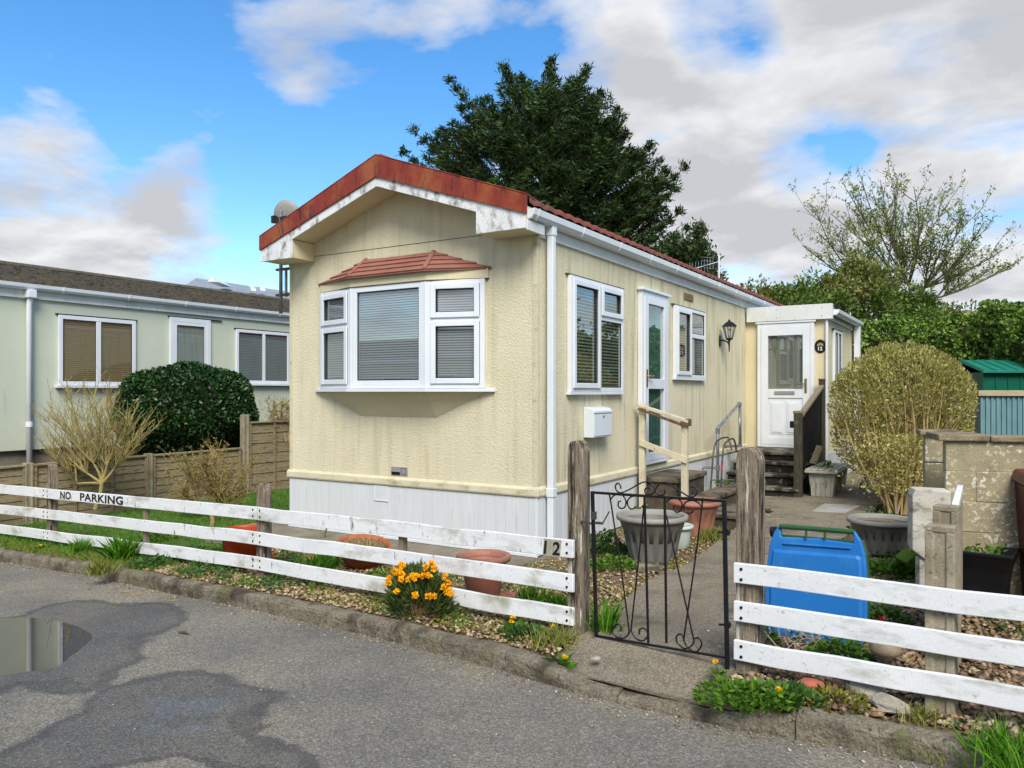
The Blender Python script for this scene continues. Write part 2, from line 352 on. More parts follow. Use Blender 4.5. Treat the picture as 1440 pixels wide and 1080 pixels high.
leafmat('dry_grass', [c(150,146,70), c(120,134,56), c(178,168,104)], .6, .35)
leafmat('petal_orange', [c(244,176,16), c(252,200,28), c(242,154,14)], .5, .25)
leafmat('petal_yellow', [c(246,200,12), c(250,214,30)], .5, .2)
# glazing
def glass(name, tint, refl, gain=.8):
    N = NT(name); N.n.remove(N.b)
    tr = N.node('ShaderNodeBsdfTransparent'); tr.inputs['Color'].default_value = tint
    gl = N.node('ShaderNodeBsdfGlossy'); gl.inputs['Roughness'].default_value = .012; gl.inputs['Color'].default_value = (.95,.97,1,1)
    fc = N.node('ShaderNodeLayerWeight'); fc.inputs['Blend'].default_value = .5
    N.link(N.bump(N.noise(N.pos(), .9, 0), .02, .02), gl.inputs['Normal'])
    mx = N.node('ShaderNodeMixShader'); N.link(N.math('ADD', N.math('MULTIPLY', N.math('POWER', fc.outputs['Facing'], 4.0), gain), refl, True), mx.inputs[0])
    N.link(tr.outputs[0], mx.inputs[1]); N.link(gl.outputs[0], mx.inputs[2]); N.link(mx.outputs[0], N.out.inputs['Surface'])
glass('pane_glass', (.97,.98,.98,1), .115)
glass('pane_side', (.96,.98,.97,1), .10, .6)
def blind_mat(name, a, b, gap, per=.026, duty=.62):
    N = NT(name); sep = N.node('ShaderNodeSeparateXYZ'); N.link(N.pos(), sep.inputs[0])
    fr = N.math('FRACT', N.math('MULTIPLY', sep.outputs['Z'], 1/per))
    m = N.ramp(fr, [(0, b), (duty, a), (duty+.05, gap), (.98, gap)])
    N.link(m, N.b.inputs['Base Color']); N.b.inputs['Roughness'].default_value = .6
blind_mat('blind_white', c(176,182,183), c(150,158,160), c(92,98,100))
blind_mat('blind_dark', c(150,152,128), c(112,114,92), c(22,26,20), .036, .42)
blind_mat('blind_tan', c(176,152,108), c(158,134,92), c(104,86,58), .034, .7)
blind_mat('blind_grey', c(150,158,156), c(126,134,132), c(66,74,74), .034, .7)
mat('door_glass_green', [c(40,84,72), c(64,112,94), c(48,90,80)], 3, (1,1,2.2), rough=.6, fine=0)
mat('door_grey', [c(112,112,100), c(126,126,114)], 1.2, rough=.7, fine=0)
mat('net_curtain', [c(140,150,138), c(170,178,166)], 5, (8,8,.4), rough=.8, fine=0)
# asphalt with wet stain, water
def road_mat():
    N = NT('asphalt'); p = N.pos()
    at = N.node('ShaderNodeAttribute', attribute_name='wet'); sep = N.node('ShaderNodeSeparateColor'); N.link(at.outputs['Color'], sep.inputs[0])
    jag = N.math('ADD', N.math('MULTIPLY', N.math('SUBTRACT', N.noise(p, 40, 5, .75), .5), .75), N.math('MULTIPLY', N.math('SUBTRACT', N.noise(p, 11, 4, .6), .5), .7))
    wet = N.ramp(N.math('ADD', sep.outputs[0], jag), [(.38, 0.0), (.58, 1.0)])
    rim = N.ramp(N.math('ADD', sep.outputs[2], N.math('MULTIPLY', jag, 1.0)), [(.42, 0.0), (.72, 1.0)])
    film = N.ramp(N.math('ADD', sep.outputs[1], N.math('MULTIPLY', jag, 1.7)), [(.48, 0.0), (.54, 1.0)])
    base = N.ramp(N.noise(p, 1.0, 5, .6), [(.32, c(114,111,104)), (.5, c(129,124,113)), (.66, c(144,136,119))])
    base = N.mix(N.ramp(N.noise(p, 3.3, 5, .7), [(.55, 0.0), (.72, .6)]), base, c(103,100,95))
    vo = N.node('ShaderNodeTexVoronoi'); vo.inputs['Scale'].default_value = 105; N.link(p, vo.inputs['Vector'])
    sepc = N.node('ShaderNodeSeparateColor'); N.link(vo.outputs['Color'], sepc.inputs[0])
    st = N.ramp(sepc.outputs[0], [(0, .58), (.5, .95), (.85, 1.12), (1, 1.6)])
    base = N.mix(1.0, base, st, 'MULTIPLY')
    base = N.mix(1.0, base, N.ramp(vo.outputs['Distance'], [(.0, 1.08), (.75, .72)]), 'MULTIPLY')
    col = N.mix(N.math('MULTIPLY', wet, .92), base, N.mix(1.0, base, (.62,.62,.64,1), 'MULTIPLY'))
    col = N.mix(N.math('MULTIPLY', rim, .75), col, N.mix(1.0, base, (.42,.42,.44,1), 'MULTIPLY'))
    N.link(col, N.b.inputs['Base Color'])
    rg = N.math('SUBTRACT', .88, N.math('ADD', N.math('MULTIPLY', wet, .34), N.math('MULTIPLY', film, .40)), True)
    N.link(rg, N.b.inputs['Roughness']); N.b.inputs['Specular IOR Level'].default_value = .5
    h = N.math('ADD', N.math('MULTIPLY', vo.outputs['Distance'], -.9), N.math('MULTIPLY', N.noise(p, 260, 2), .5))
    bp = N.node('ShaderNodeBump'); bp.inputs['Distance'].default_value = .006; N.link(h, bp.inputs['Height'])
    N.link(N.math('SUBTRACT', .75, N.math('MULTIPLY', film, .45)), bp.inputs['Strength']); N.link(bp.outputs[0], N.b.inputs['Normal'])
road_mat()
mat('path_concrete', [c(116,107,90), c(142,132,113), c(128,116,96)], 1.4, rough=.92, bump=1.0, bscale=95, bdist=.008, fine=.5, fscale=75, over=[(c(92,84,66), 2.2, .52, .68), (c(84,78,64), 60, .60, .68), (c(196,190,176), 48, .66, .70), (c(200,194,180), 14, .71, .74)])
mat('kerb_concrete', [c(96,88,74), c(132,124,106), c(108,98,80)], 3, rough=.95, bump=1.0, bscale=32, bdist=.02, fine=.4, over=[(c(64,58,46), 3, .50, .64), (c(60,56,46), 40, .58, .68), (c(176,170,154), 26, .66, .71), (c(96,96,58), 4, .58, .7)])
N = NT('water'); N.b.inputs['Base Color'].default_value = c(58,52,42); N.b.inputs['Roughness'].default_value = .01; N.b.inputs['Specular IOR Level'].default_value = .8; N.b.inputs['IOR'].default_value = 1.7
# ------------------------------------------------------------------ the setting: ground, road, kerb, path, lawn
KERB = [(-16, -1.45), (-9, -1.75), (-5.9, -2.02), (-4.0, -2.1), (-2.3, -2.26), (-1.06, -2.33), (.16, -2.42), (1.2, -2.56), (1.75, -2.66), (2.1, -2.7), (2.5, -2.72), (2.75, -2.72), (3.14, -2.68), (3.5, -2.67), (3.75, -2.72), (4.6, -2.85), (9, -3.3)]
def kerb_y(x):
    for (a, b), (p, q) in zip(KERB, KERB[1:]):
        if a <= x <= p: return b+(q-b)*(x-a)/(p-a)
    return KERB[0][1] if x < KERB[0][0] else KERB[-1][1]
def drop(x):  # dropped kerb at the gate
    s = lambda t: max(0, min(1, t))
    return .072*s((x-1.45)/.45)*s((2.95-x)/.35)
RD = .115
far = MB(); far.add([(-260,-90,-.72),(260,-90,-.72),(260,330,-.72),(-260,330,-.72)], [(0,1,2,3)])
kind(far.build('ground', 'field'), 'structure')
def pip(x, y, poly):
    r = False; n = len(poly); j = n-1
    for i in range(n):
        xi, yi = poly[i]; xj, yj = poly[j]
        if (yi > y) != (yj > y) and x < (xj-xi)*(y-yi)/(yj-yi)+xi: r = not r
        j = i
    return r
def pdist(P, poly):   # signed distance, + inside (numpy)
    P = np.asarray(P); A = np.array(poly); B = np.roll(A, -1, 0); d = np.full(len(P), 1e9); ins = np.zeros(len(P), bool)
    for a, b in zip(A, B):
        ab = b-a; t = np.clip(((P-a)@ab)/max(ab@ab, 1e-9), 0, 1); q = a+t[:,None]*ab
        d = np.minimum(d, np.linalg.norm(P-q, axis=1))
        cond = ((a[1] > P[:,1]) != (b[1] > P[:,1]))
        with np.errstate(divide='ignore', invalid='ignore'):
            xs = (b[0]-a[0])*(P[:,1]-a[1])/(b[1]-a[1])+a[0]
        ins ^= cond & (P[:,0] < xs)
    return np.where(ins, d, -d)
w2 = lambda pts: [tuple(G(px, py, -RD)[:2]) for px, py in pts]
WET_A = w2([(-160,872),(0,866),(60,853),(110,846),(190,844),(245,849),(258,866),(236,884),(216,900),(195,922),(178,944),(150,962),(118,974),(60,968),(0,972),(-160,985)])
WET_B = w2([(-30,1080),(40,1042),(80,1016),(112,990),(150,968),(200,951),(262,944),(330,944),(372,954),(388,975),(380,1008),(360,1034),(400,1058),(470,1090),(320,1090),(250,1070),(170,1080),(60,1100)])
FILM = [w2([(196,984),(230,978),(300,980),(318,990),(290,1004),(250,1012),(205,1018),(215,1003),(240,998)]), w2([(235,1022),(268,1018),(285,1030),(250,1035)])]
PUD = w2([(-190,884),(0,878),(60,876),(104,884),(134,898),(112,918),(72,936),(0,947),(-170,968)])
def grid(name, m, xs, ys, zf, attr=False):
    xs = np.asarray(xs); ys = np.asarray(ys); XX, YY = np.meshgrid(xs, ys); P = np.stack([XX.ravel(), YY.ravel()], 1)
    Z = zf(P); nx = len(xs); i = np.arange((len(ys)-1)*nx).reshape(-1, nx)[:, :-1].ravel()
    o = npmesh(name, np.column_stack([P, Z]), np.stack([i, i+1, i+1+nx, i+nx], 1), m, smooth=True)
    return o, P, Z
gzv = np.vectorize(gz)
PZ = G(60, 910, -RD).z
def roadz(P):
    z = gzv(P[:,0])-RD-.012*np.clip((-2.4-P[:,1])/4, 0, 1.5)
    d = pdist(P, PUD)+sum(.030/k_*np.sin(P[:,0]*8*k_+ph)*np.cos(P[:,1]*10*k_-ph*2) for k_, ph in ((.7,.3),(1.6,1.1),(3.3,2.0))); k = np.clip((d+.10)/.14, 0, 1); tgt = PZ-.014*np.clip(d/.08, -1, 1)
    return z*(1-k)+np.minimum(z, tgt)*k if False else z*(1-k)+tgt*k
fx = np.concatenate([np.arange(-30, -5, .6), np.arange(-5, 4.6, .035), np.arange(4.6, 16, .6)])
fy = np.concatenate([np.arange(-13, -5.2, .5), np.arange(-5.2, -2.0, .035), np.arange(-2.0, -.6, .3)])
road, P, Z = grid('road', 'asphalt', fx, fy, roadz)
kind(road, 'structure')
wv = np.maximum(pdist(P, WET_A), pdist(P, WET_B)); wv = wv+sum(.045/k_*np.sin(P[:,0]*9*k_+ph+1.7*np.sin(P[:,1]*5*k_+ph))*np.cos(P[:,1]*11*k_-ph*2) for k_, ph in ((.5,.3),(1,1.1),(1.9,2.3),(3.7,.7))); wet = np.clip(.5+wv/.16, 0, 1)
rim = np.exp(-((wv-.05)/.05)**2)
fl = np.max([pdist(P, q) for q in FILM], 0)+sum(.05/k_*np.sin(P[:,0]*21*k_+ph)*np.cos(P[:,1]*25*k_-ph*2) for k_, ph in ((.6,.3),(1.3,1.1))); film = np.clip(.5+fl/.2, 0, 1); film = np.where(fl < -.2, 0, film)
ca = road.data.color_attributes.new('wet', 'FLOAT_COLOR', 'POINT')
ca.data.foreach_set('color', np.column_stack([wet, film, rim, np.ones(len(wet))]).astype(np.float32).ravel())
pm_ = MB(); c0 = np.mean(np.array(PUD), 0)
pm_.add([(c0[0]+(x-c0[0])*1.06, c0[1]+(y-c0[1])*1.06, PZ) for x, y in PUD], [tuple(range(len(PUD)))])
if pm_.v: kind(pm_.build('puddle', 'water'), 'structure')
# garden earth: one sheet from kerb to the back, following the slope
PATH = [(1.50,-2.52),(2.62,-2.62),(2.52,-2.1),(2.42,-1.6),(2.25,-.4),(2.12,.5),(2.2,1.2),(2.45,1.9),(2.40,3.1),(2.50,6.0),(2.6,9.0),(1.45,9.4),(1.40,7.5),(.2,7.5),(.1,4.4),(1.15,4.2),(1.2,3.2),(1.3,1.7),(1.42,.3),(1.33,-.5),(1.42,-1.2),(1.52,-2.0)]
def earthz(P): return -.09*np.clip((pdist(P, PATH)+.10)/.12, 0, 1)+ gzv(P[:,0])+.012*np.sin(P[:,0]*5.1+P[:,1]*3.7)*np.cos(P[:,1]*6.3-P[:,0]*2.2)-.012
gx = np.concatenate([np.arange(-30, -9, 1.5), np.arange(-9, 6.6, .12), np.arange(6.6, 20, 1.5)])
ex, ey, ez = [], [], []
NY = 60; ts = np.concatenate([np.linspace(0, .25, 36), np.linspace(.26, 1, 24)])
V = np.array([[x, kerb_y(x)+.07+t*(22-kerb_y(x)), 0] for t in ts for x in gx]); V[:,2] = earthz(V[:, :2]); nx = len(gx)
i = np.arange((len(ts)-1)*nx).reshape(-1, nx)[:, :-1].ravel()
kind(npmesh('garden_soil', V, np.stack([i, i+1, i+1+nx, i+nx], 1), 'soil', smooth=True), 'structure')
# kerb: cast stones with worn rounded tops, joints between
kb = MB(); x = -15.0
while x < 8.5:
    x2 = x+.9+random.uniform(-.02, .02); n = 10 if x > -7 else 4; prof = []
    rows = []
    for k in range(n+1):
        xx = x+.003+(x2-x-.006)*k/n; yy = kerb_y(xx); z = gz(xx)+.006-drop(xx)+random.uniform(-.009, .007); jt = random.uniform(-.010, .010)
        rr = .022
        rows.append([(xx, yy-.004+jt, gz(xx)-RD-.03), (xx, yy+jt, z-.034), (xx, yy+.010+jt, z-.013), (xx, yy+.034, z-.002), (xx, yy+.085, z+.001), (xx, yy+.118, z-.008), (xx, yy+.13, z-.1)])
    vs = [p for r in rows for p in r]; m = 7
    fs = [(k*m+j, (k+1)*m+j, (k+1)*m+j+1, k*m+j+1) for k in range(n) for j in range(m-1)]
    fs += [tuple(range(m)), tuple(reversed(range(n*m, n*m+m)))]
    kb.add(vs, fs); x = x2
kind(kb.build('kerb', 'kerb_concrete', smooth=False), 'structure')
# concrete path from the gate to the porch, with its apron to the kerb
def sheet(name, poly, m, lift, th=.10, flat=None):
    bm = bmesh.new(); vs = [bm.verts.new((x, y, 0)) for x, y in poly]; f = bm.faces.new(vs)
    if f.normal.z < 0: f.normal_flip()
    bmesh.ops.triangulate(bm, faces=[f]); bmesh.ops.subdivide_edges(bm, edges=bm.edges[:], cuts=5, use_grid_fill=True)
    def top(v):
        if flat is not None: return flat
        return gz(v.co.x)+lift-(.076*max(0, min(1, (-2.1-v.co.y)/.42)) if name == 'path' else 0)
    edges = [e for e in bm.edges if e.is_boundary]
    r = bmesh.ops.extrude_edge_only(bm, edges=edges)
    low = set(g for g in r['geom'] if isinstance(g, bmesh.types.BMVert))
    for v in bm.verts: v.co.z = top(v)-(th if v in low else 0)
    bmesh.ops.recalc_face_normals(bm, faces=bm.faces[:])
    if sum(f.normal.z for f in bm.faces) < 0: bmesh.ops.reverse_faces(bm, faces=bm.faces[:])
    me = bpy.data.meshes.new(name); bm.to_mesh(me); bm.free(); return finish(name, me, m)
kind(sheet('path', PATH, 'path_concrete', .018), 'structure')
kind(sheet('base_slab', [(-3.95,-.78),(.42,-.66),(.50,.2),(.46,2.2),(.2,2.45),(.2,11.5),(-3.95,11.5)], 'conc_slab', 0.0, .35, -.004), 'structure')
# lawn sheet between the home and the panel fence
LAWN = [(-8.1,-1.25),(-5.2,-1.5),(-3.75,-1.45),(-3.15,-1.2),(-3.6,-.75),(-3.97,-.7),(-3.97,11),(-8.1,11)]
kind(sheet('lawn', LAWN, 'grass_ground', .012, .05), 'structure')
# ------------------------------------------------------------------ the cream park home
Z3 = Vector((0,0,1))
def win(root, O, U, N, W, H, cells, bars, blind='blind_white', gl='pane_glass', name='window', fw=.05, dep=.05, label=None, sash_w=.042):
    fr = (Vector(O), Vector(U).normalized(), Vector(N).normalized())
    mb = MB()
    mb.lbox(fr, 0, fw, 0, H, 0, dep); mb.lbox(fr, W-fw, W, 0, H, 0, dep)
    mb.lbox(fr, fw, W-fw, 0, fw, 0, dep-.002); mb.lbox(fr, fw, W-fw, H-fw, H, 0, dep-.002)
    for b in bars: mb.lbox(fr, b[0], b[1], b[2], b[3], 0, dep-.004)
    f = mb.build(name, 'upvc', root, bevel=.006)
    if label: lab(f, label)
    for u0, u1, v0, v1, sash in cells:
        if sash:
            s = MB(); g = .004; a, b2, c2, d2 = u0+g-.018, u1-g+.018, v0+g-.018, v1-g+.018
            s.lbox(fr, a, a+sash_w+.014, c2, d2, dep-.001, dep+.018); s.lbox(fr, b2-sash_w-.014, b2, c2, d2, dep-.001, dep+.018)
            s.lbox(fr, a+sash_w+.014, b2-sash_w-.014, c2, c2+sash_w+.014, dep-.001, dep+.016); s.lbox(fr, a+sash_w+.014, b2-sash_w-.014, d2-sash_w-.014, d2, dep-.001, dep+.016)
            s.build('sash', 'upvc', f, bevel=.006)
        p = MB(); p.lbox(fr, u0, u1, v0, v1, .024, .028); p.build('pane', gl, f)
        if blind:
            q = MB(); q.lbox(fr, u0, u1, v0, v1, .003, .008); q.build('blind', blind, f)
        gk = MB(); t = .010   # black glazing gasket
        k = sash_w+.0 if sash else 0
        gk.lbox(fr, u0+k, u0+k+t, v0+k, v1-k, .029, .036); gk.lbox(fr, u1-k-t, u1-k, v0+k, v1-k, .029, .036)
        gk.lbox(fr, u0+k+t, u1-k-t, v0+k, v0+k+t, .029, .035); gk.lbox(fr, u0+k+t, u1-k-t, v1-k-t, v1-k, .029, .035)
        gk.build('gasket', 'rubber', f)
    return f
def courses(mb, eA, eB, tA, tB, n, th, lap=.012):
    """stepped roof courses on the plane eave A-B / top A-B"""
    eA, eB, tA, tB = map(Vector, (eA, eB, tA, tB)); nr = (eB-eA).cross(tA-eA).normalized()
    if nr.z < 0: nr = -nr
    for i in range(n):
        a0, b0 = eA.lerp(tA, i/n), eB.lerp(tB, i/n); a1, b1 = eA.lerp(tA, min(1, (i+1.0)/n)), eB.lerp(tB, min(1, (i+1.0)/n))
        lo, hi = nr*th, nr*.002
        p = [a0, b0, b1, a1, a0+lo, b0+lo, b1+hi, a1+hi]
        if (b0-a0).cross(a1-a0).dot(nr) < 0: p = [b0, a0, a1, b1, b0+lo, a0+lo, a1+hi, b1+hi]
        mb.hexa(p)
HW, HL = 3.40, 12.2
home = thing('park_home', 'cream pebble-rendered park home with red roof trim, bow window and white skirting', 'park home', (-1.7, 6, 0))
XA = -1.735
mb = MB(); mb.prism([(-HW,0,.56),(0,0,.56),(0,0,3.30),(XA,0,3.90),(-HW,0,3.30)], (0,HL,0)); mb.build('wall', 'cream_stucco', home)
# corner beads, gable joint
for q in ((-.045,.007,-.007,.0),(.0,.007,.0,.045),(-HW-.007,-HW+.04,-.007,.0)): mb = MB(); mb.box(*q,.66,3.12); mb.build('corner_bead', 'cream_trim', home, bevel=.003)
mb = MB(); mb.box(-3.0,-.47,-.002,.004,3.184,3.190); mb.build('gable_joint', 'black_gap', home)
# plinth moulding and skirting
mb = MB()
prof = [(0,.68),(-.012,.672),(-.03,.655),(-.034,.60),(-.028,.582),(0,.578)]
mb.prism([(-HW-.03,p[0],p[1]) for p in prof], (HW+.03+.028,0,0))
mb.prism([(-p[0],-.028,p[1]) for p in prof], (0,7.58,0)); mb.build('plinth_moulding', 'cream_trim', home, bevel=.004)
mb = MB(); x = -HW; 
while x < -.02:
    w = min(random.choice((.124, .124, .138)), -x); mb.box(x+.0012, x+w-.0012, -.014, .0, .012, .577); x += w
y = .0
while y < 7.5:
    mb.box(.0, .014, y+.0012, y+.128, .012, .577); y += .1292
mb.build('skirting', 'skirt_white', home, bevel=.0022, seg=1)
mb = MB(); mb.box(-HW+.002,-.002,.0,.02,.0,.57); mb.box(-.02,-.001,.02,7.5,.0,.57); mb.build('skirting_backing', 'cable_grey', home)
mb = MB(); mb.box(-HW-.01,.016,-.024,-.0145,.0,.03); mb.box(-.012,.016,-.019,-.0145,.03,.577); mb.build('skirting_trim', 'upvc', home, bevel=.003)
h = MB(); h.box(-2.045,-1.865,-.020,-.0148,.415,.572); h.build('skirting_hatch', 'skirt_white', home, bevel=.004)
h = MB(); h.box(-2.055,-1.855,-.024,-.0205,.405,.418); h.box(-2.057,-2.045,-.024,-.0148,.42,.572); h.build('hatch_trim', 'upvc', home, bevel=.002)
p = MB(); p.box(-1.825,-1.600,-.010,-.0005,.70,.79); pl = p.build('makers_plate', 'plate_metal', home, bevel=.003)
p = MB(); p.box(-1.818,-1.700,-.0125,-.0102,.704,.736); p.build('plate_band', 'plaque_black', pl)
p = MB(); p.box(-1.685,-1.682,-.0125,-.0102,.715,.782); p.box(-1.620,-1.617,-.0125,-.0102,.715,.782); p.box(-1.682,-1.620,-.0125,-.0102,.779,.782); p.box(-1.682,-1.620,-.0125,-.0102,.715,.718); p.build('plate_border', 'plaque_black', pl)
# roof
def roof_side(s):
    ev = .09 if s > 0 else -HW-.09
    ys = np.arange(-.30, HL+.2, .022); n = 13; ts = []
    for i in range(n): ts += [i/n, (i+.03)/n, (i+.97)/n]
    ts = np.array(ts+[1.0]); V = []
    for t in ts:
        k = (t*n) % 1.0; step = .022*(1-k)
        xx = ev+(XA-ev)*t; zz = 3.375+(4.03-3.375)*t+step
        w = .016*np.abs(np.sin(np.pi*ys/.21))
        V.append(np.column_stack([np.full(len(ys), xx), ys, zz+w]))
    V.insert(0, V[0]+np.array([0,0,-.05])); V = np.concatenate(V); nx = len(ys); m = len(ts)+1
    i = np.arange((m-1)*nx).reshape(-1, nx)[:, :-1].ravel(); q = np.stack([i, i+nx, i+1+nx, i+1], 1)
    if s < 0: q = q[:, ::-1]
    return npmesh('roof', V, q[:, ::-1], 'tile_red', home)
roof_side(1); roof_side(-1)
mb = MB(); mb.tube([(XA,-.30,4.055),(XA,HL+.2,4.055)], .055, 10); mb.build('ridge_cap', 'tile_red', home, smooth=True)
mb = MB()
R1 = [(XA,4.075),(.085,3.425),(.085,3.25),(XA,3.85)]; L1 = [(XA,4.075),(-3.515,3.405),(-3.515,3.25),(XA,3.85)]
for q in (R1, L1): mb.prism([(x, -.372, z) for x, z in q], (0,.045,0))
mb.prism([(.088,-.37,3.43),(.088,-.12,3.40),(XA,-.12,4.055),(XA,-.37,4.08)], (0,0,.012))
mb.prism([(-3.518,-.37,3.41),(-3.518,-.12,3.39),(XA,-.12,4.055),(XA,-.37,4.08)], (0,0,.012))
for x in (-.62,-1.15,-2.3,-2.85):
    zz = 4.075-abs(x-XA)*(.65/1.82 if x > XA else .67/1.78); mb.prism([(x-.012,-.377,zz+.006),(x+.012,-.377,zz+.006),(x+.012,-.377,zz-.205),(x-.012,-.377,zz-.205)], (0,.006,0))
mb.build('verge_trim', 'verge_red', home, bevel=.004)
mb = MB()
mb.prism([(XA,-.352,3.86),(.075,-.352,3.26),(.075,-.352,3.12),(-.475,-.352,3.12),(-.475,-.352,3.335),(XA,-.352,3.755)], (0,.022,0))
mb.prism([(XA,-.352,3.86),(-3.508,-.352,3.26),(-3.508,-.352,3.122),(-2.99,-.352,3.122),(-2.99,-.352,3.330),(XA,-.352,3.755)], (0,.022,0))
mb.build('bargeboard', 'barge_white', home, bevel=.003)
mb = MB()
mb.prism([(XA,-.329,3.80),(-.472,-.329,3.365),(-.472,-.329,3.338),(XA,-.329,3.772)], (0,.328,0)); mb.prism([(XA,-.329,3.80),(-2.993,-.329,3.365),(-2.993,-.329,3.334),(XA,-.329,3.772)], (0,.328,0))
mb.box(-.470,.070,-.329,-.001,3.125,3.333); mb.box(-3.503,-2.994,-.329,-.001,3.127,3.330)
mb.build('soffit', 'cream_smooth', home, bevel=.003)
# eaves: fascia, gutter, brackets, downpipe
mb = MB(); mb.box(.0,.026,.0,HL,3.105,3.31); mb.box(.072,.09,-.329,.0,3.105,3.20); mb.build('fascia', 'fascia_white', home, bevel=.003)
mb = MB(); mb.box(-HW-.026,-HW,.0,HL,3.105,3.31); mb.build('fascia', 'fascia_white', home)
def gutter(root, x, y0, y1, z, s=1, name='gutter'):
    pr = [(0,.085),(0,.0),(.030,-.012),(.085,-.006),(.112,.028),(.120,.085),(.112,.085),(.104,.032),(.080,.004),(.032,-.003),(.008,.008),(.008,.085)]
    mb = MB(); mb.prism([(x+s*a, y0, z+b) for a, b in pr], (0,y1-y0,0))
    mb.prism([(x+s*a, y0, z+b) for a, b in ((.004,.083),(.004,.004),(.032,-.008),(.083,-.002),(.108,.03),(.116,.083))], (0,.006,0))
    return mb.build(name, 'upvc', root, bevel=.002)
gutter(home, .028, -.30, 10.6, 3.225)
for k in range(11):
    yy = -.22+k*.95; mb = MB()
    pr = [(-.002,.02),(.028,-.019),(.088,-.013),(.119,.026),(.127,.088),(.121,.088),(.113,.03),(.085,-.007),(.031,-.013),(.003,.02)]
    mb.prism([(.028+a, yy, 3.225+b) for a, b in pr], (0,.03,0)); mb.build('gutter_bracket', 'upvc', home)
gutter(home, -HW-.028, -.30, HL, 3.225, -1)
mb = MB(); mb.box(.045,.112,.115,.182,.0,3.20); mb.build('downpipe', 'upvc', home, bevel=.008)
for q in ((.575,.66),(3.13,3.215)): mb = MB(); mb.box(.038,.119,.108,.189,*q); mb.build('pipe_collar', 'upvc', home, bevel=.004)
# bow window
BX = [(-2.85,-.004),(-2.21,-.18),(-1.19,-.18),(-.59,-.004)]
mb = MB(); mb.prism([(x*1.0, y+.03 if y < -.1 else 0.0, 1.62) for x, y in BX], (0,0,1.13)); mb.build('bay_body', 'upvc', home)
for i in range(3):
    a = Vector((*BX[i], 1.64)); b = Vector((*BX[i+1], 1.64)); U = (b-a); W = U.length; U.normalize(); Nn = Vector((U.y, -U.x, 0)); H = 1.10
    if i == 1:
        win(home, a, U, Nn, W, H, [(.085, W-.085, .085, H-.06, 0)], [(.06, .085, .05, H-.05), (W-.085, W-.06, .05, H-.05), (.085, W-.085, .05, .085), (.085, W-.085, H-.06, H-.05)], fw=.06)
    else:
        s = .70; win(home, a, U, Nn, W, H, [(.065, W-.065, .06, s-.03, 1), (.065, W-.065, s+.03, H-.05, 1)], [(.05, W-.05, s-.03, s+.03)])
for i in (1, 2):
    mb = MB(); mb.tube([(BX[i][0], BX[i][1]-.012, 1.64), (BX[i][0], BX[i][1]-.012, 2.74)], .042, 10); mb.build('corner_post', 'upvc', home)
SB = [(-2.955,-.0),(-2.955,-.03),(-2.245,-.265),(-1.155,-.265),(-.475,-.03),(-.475,.0)]
mb = MB(); mb.prism([(x, y, 1.603) for x, y in SB], (0,0,.034)); mb.build('bay_sill', 'upvc', home, bevel=.004)
mb = MB(); T = [(-2.85,-.002,1.603),(-2.21,-.185,1.603),(-1.19,-.185,1.603),(-.59,-.002,1.603)]; e1, e2 = (-2.27,-.004,1.335), (-1.215,-.004,1.335)
mb.add(T+[e1, e2, (-2.27,.01,1.335), (-1.215,.01,1.335)], [(0,4,1),(1,4,5,2),(2,5,3),(0,1,2,3)]); mb.build('bay_apron', 'cream_smooth', home)
HB = [(-2.885,.0),(-2.885,-.02),(-2.225,-.225),(-1.175,-.225),(-.555,-.02),(-.555,.0)]
mb = MB(); mb.prism([(x, y, 2.741) for x, y in HB], (0,0,.108)); mb.build('bay_head', 'cream_smooth', home, bevel=.004)
mb = MB(); mb.prism([(x*1.004+.007, y*1.04-.004 if y else 0, 2.739) for x, y in HB], (0,0,.008)); mb.build('bay_drip', 'step_brick', home)
EV = [Vector((-2.925,-.004,2.845)), Vector((-2.225,-.275,2.845)), Vector((-1.165,-.275,2.845)), Vector((-.52,-.004,2.845))]
TP = [Vector((-2.19,-.004,3.075)), Vector((-2.185,-.006,3.075)), Vector((-1.24,-.006,3.075)), Vector((-1.235,-.004,3.075))]
mb = MB()
for i in range(3): courses(mb, EV[i], EV[i+1], TP[i], TP[i+1], 4, .016)
mb.prism([EV[0], EV[1], EV[2], EV[3]], (0,0,-.012)); cn = mb.build('bay_canopy', 'tile_pink', home, bevel=.002, seg=1)
for i in (1, 2): mb = MB(); mb.bar(EV[i]+Vector((0,0,.016)), TP[i]+Vector((0,-.004,.012)), .045, .022); mb.build('hip_tile', 'tile_pink', cn, bevel=.006)
# side windows and glazed door
WX = (0.0, 0, 0)
w1 = win(home, (.003,.62,1.60), (0,1,0), (1,0,0), 1.355, 1.215, [(.055,.68,.055,1.165,1), (.745,1.305,.055,.80,0), (.745,1.305,.865,1.165,1)], [(.68,.745,.05,1.165), (.745,1.305,.80,.865)], 'blind_dark', 'pane_side')
w2 = win(home, (.003,3.77,1.80), (0,1,0), (1,0,0), 1.32, 1.005, [(.055,.62,.055,.955,1), (.685,1.27,.055,.59,0), (.685,1.27,.655,.955,0)], [(.62,.685,.05,.955), (.685,1.27,.59,.655)], 'blind_dark', 'pane_side')
for q in ((.58,2.04,2.822,2.832),(3.70,5.14,2.812,2.822)): mb = MB(); mb.box(0,.030,*q); mb.build('drip_strip', 'step_brick', home)
for q in ((.60,1.99,1.572,1.599),(3.75,5.11,1.772,1.799)): mb = MB(); mb.box(0,.055,*q); mb.build('window_sill', 'upvc', home, bevel=.004)
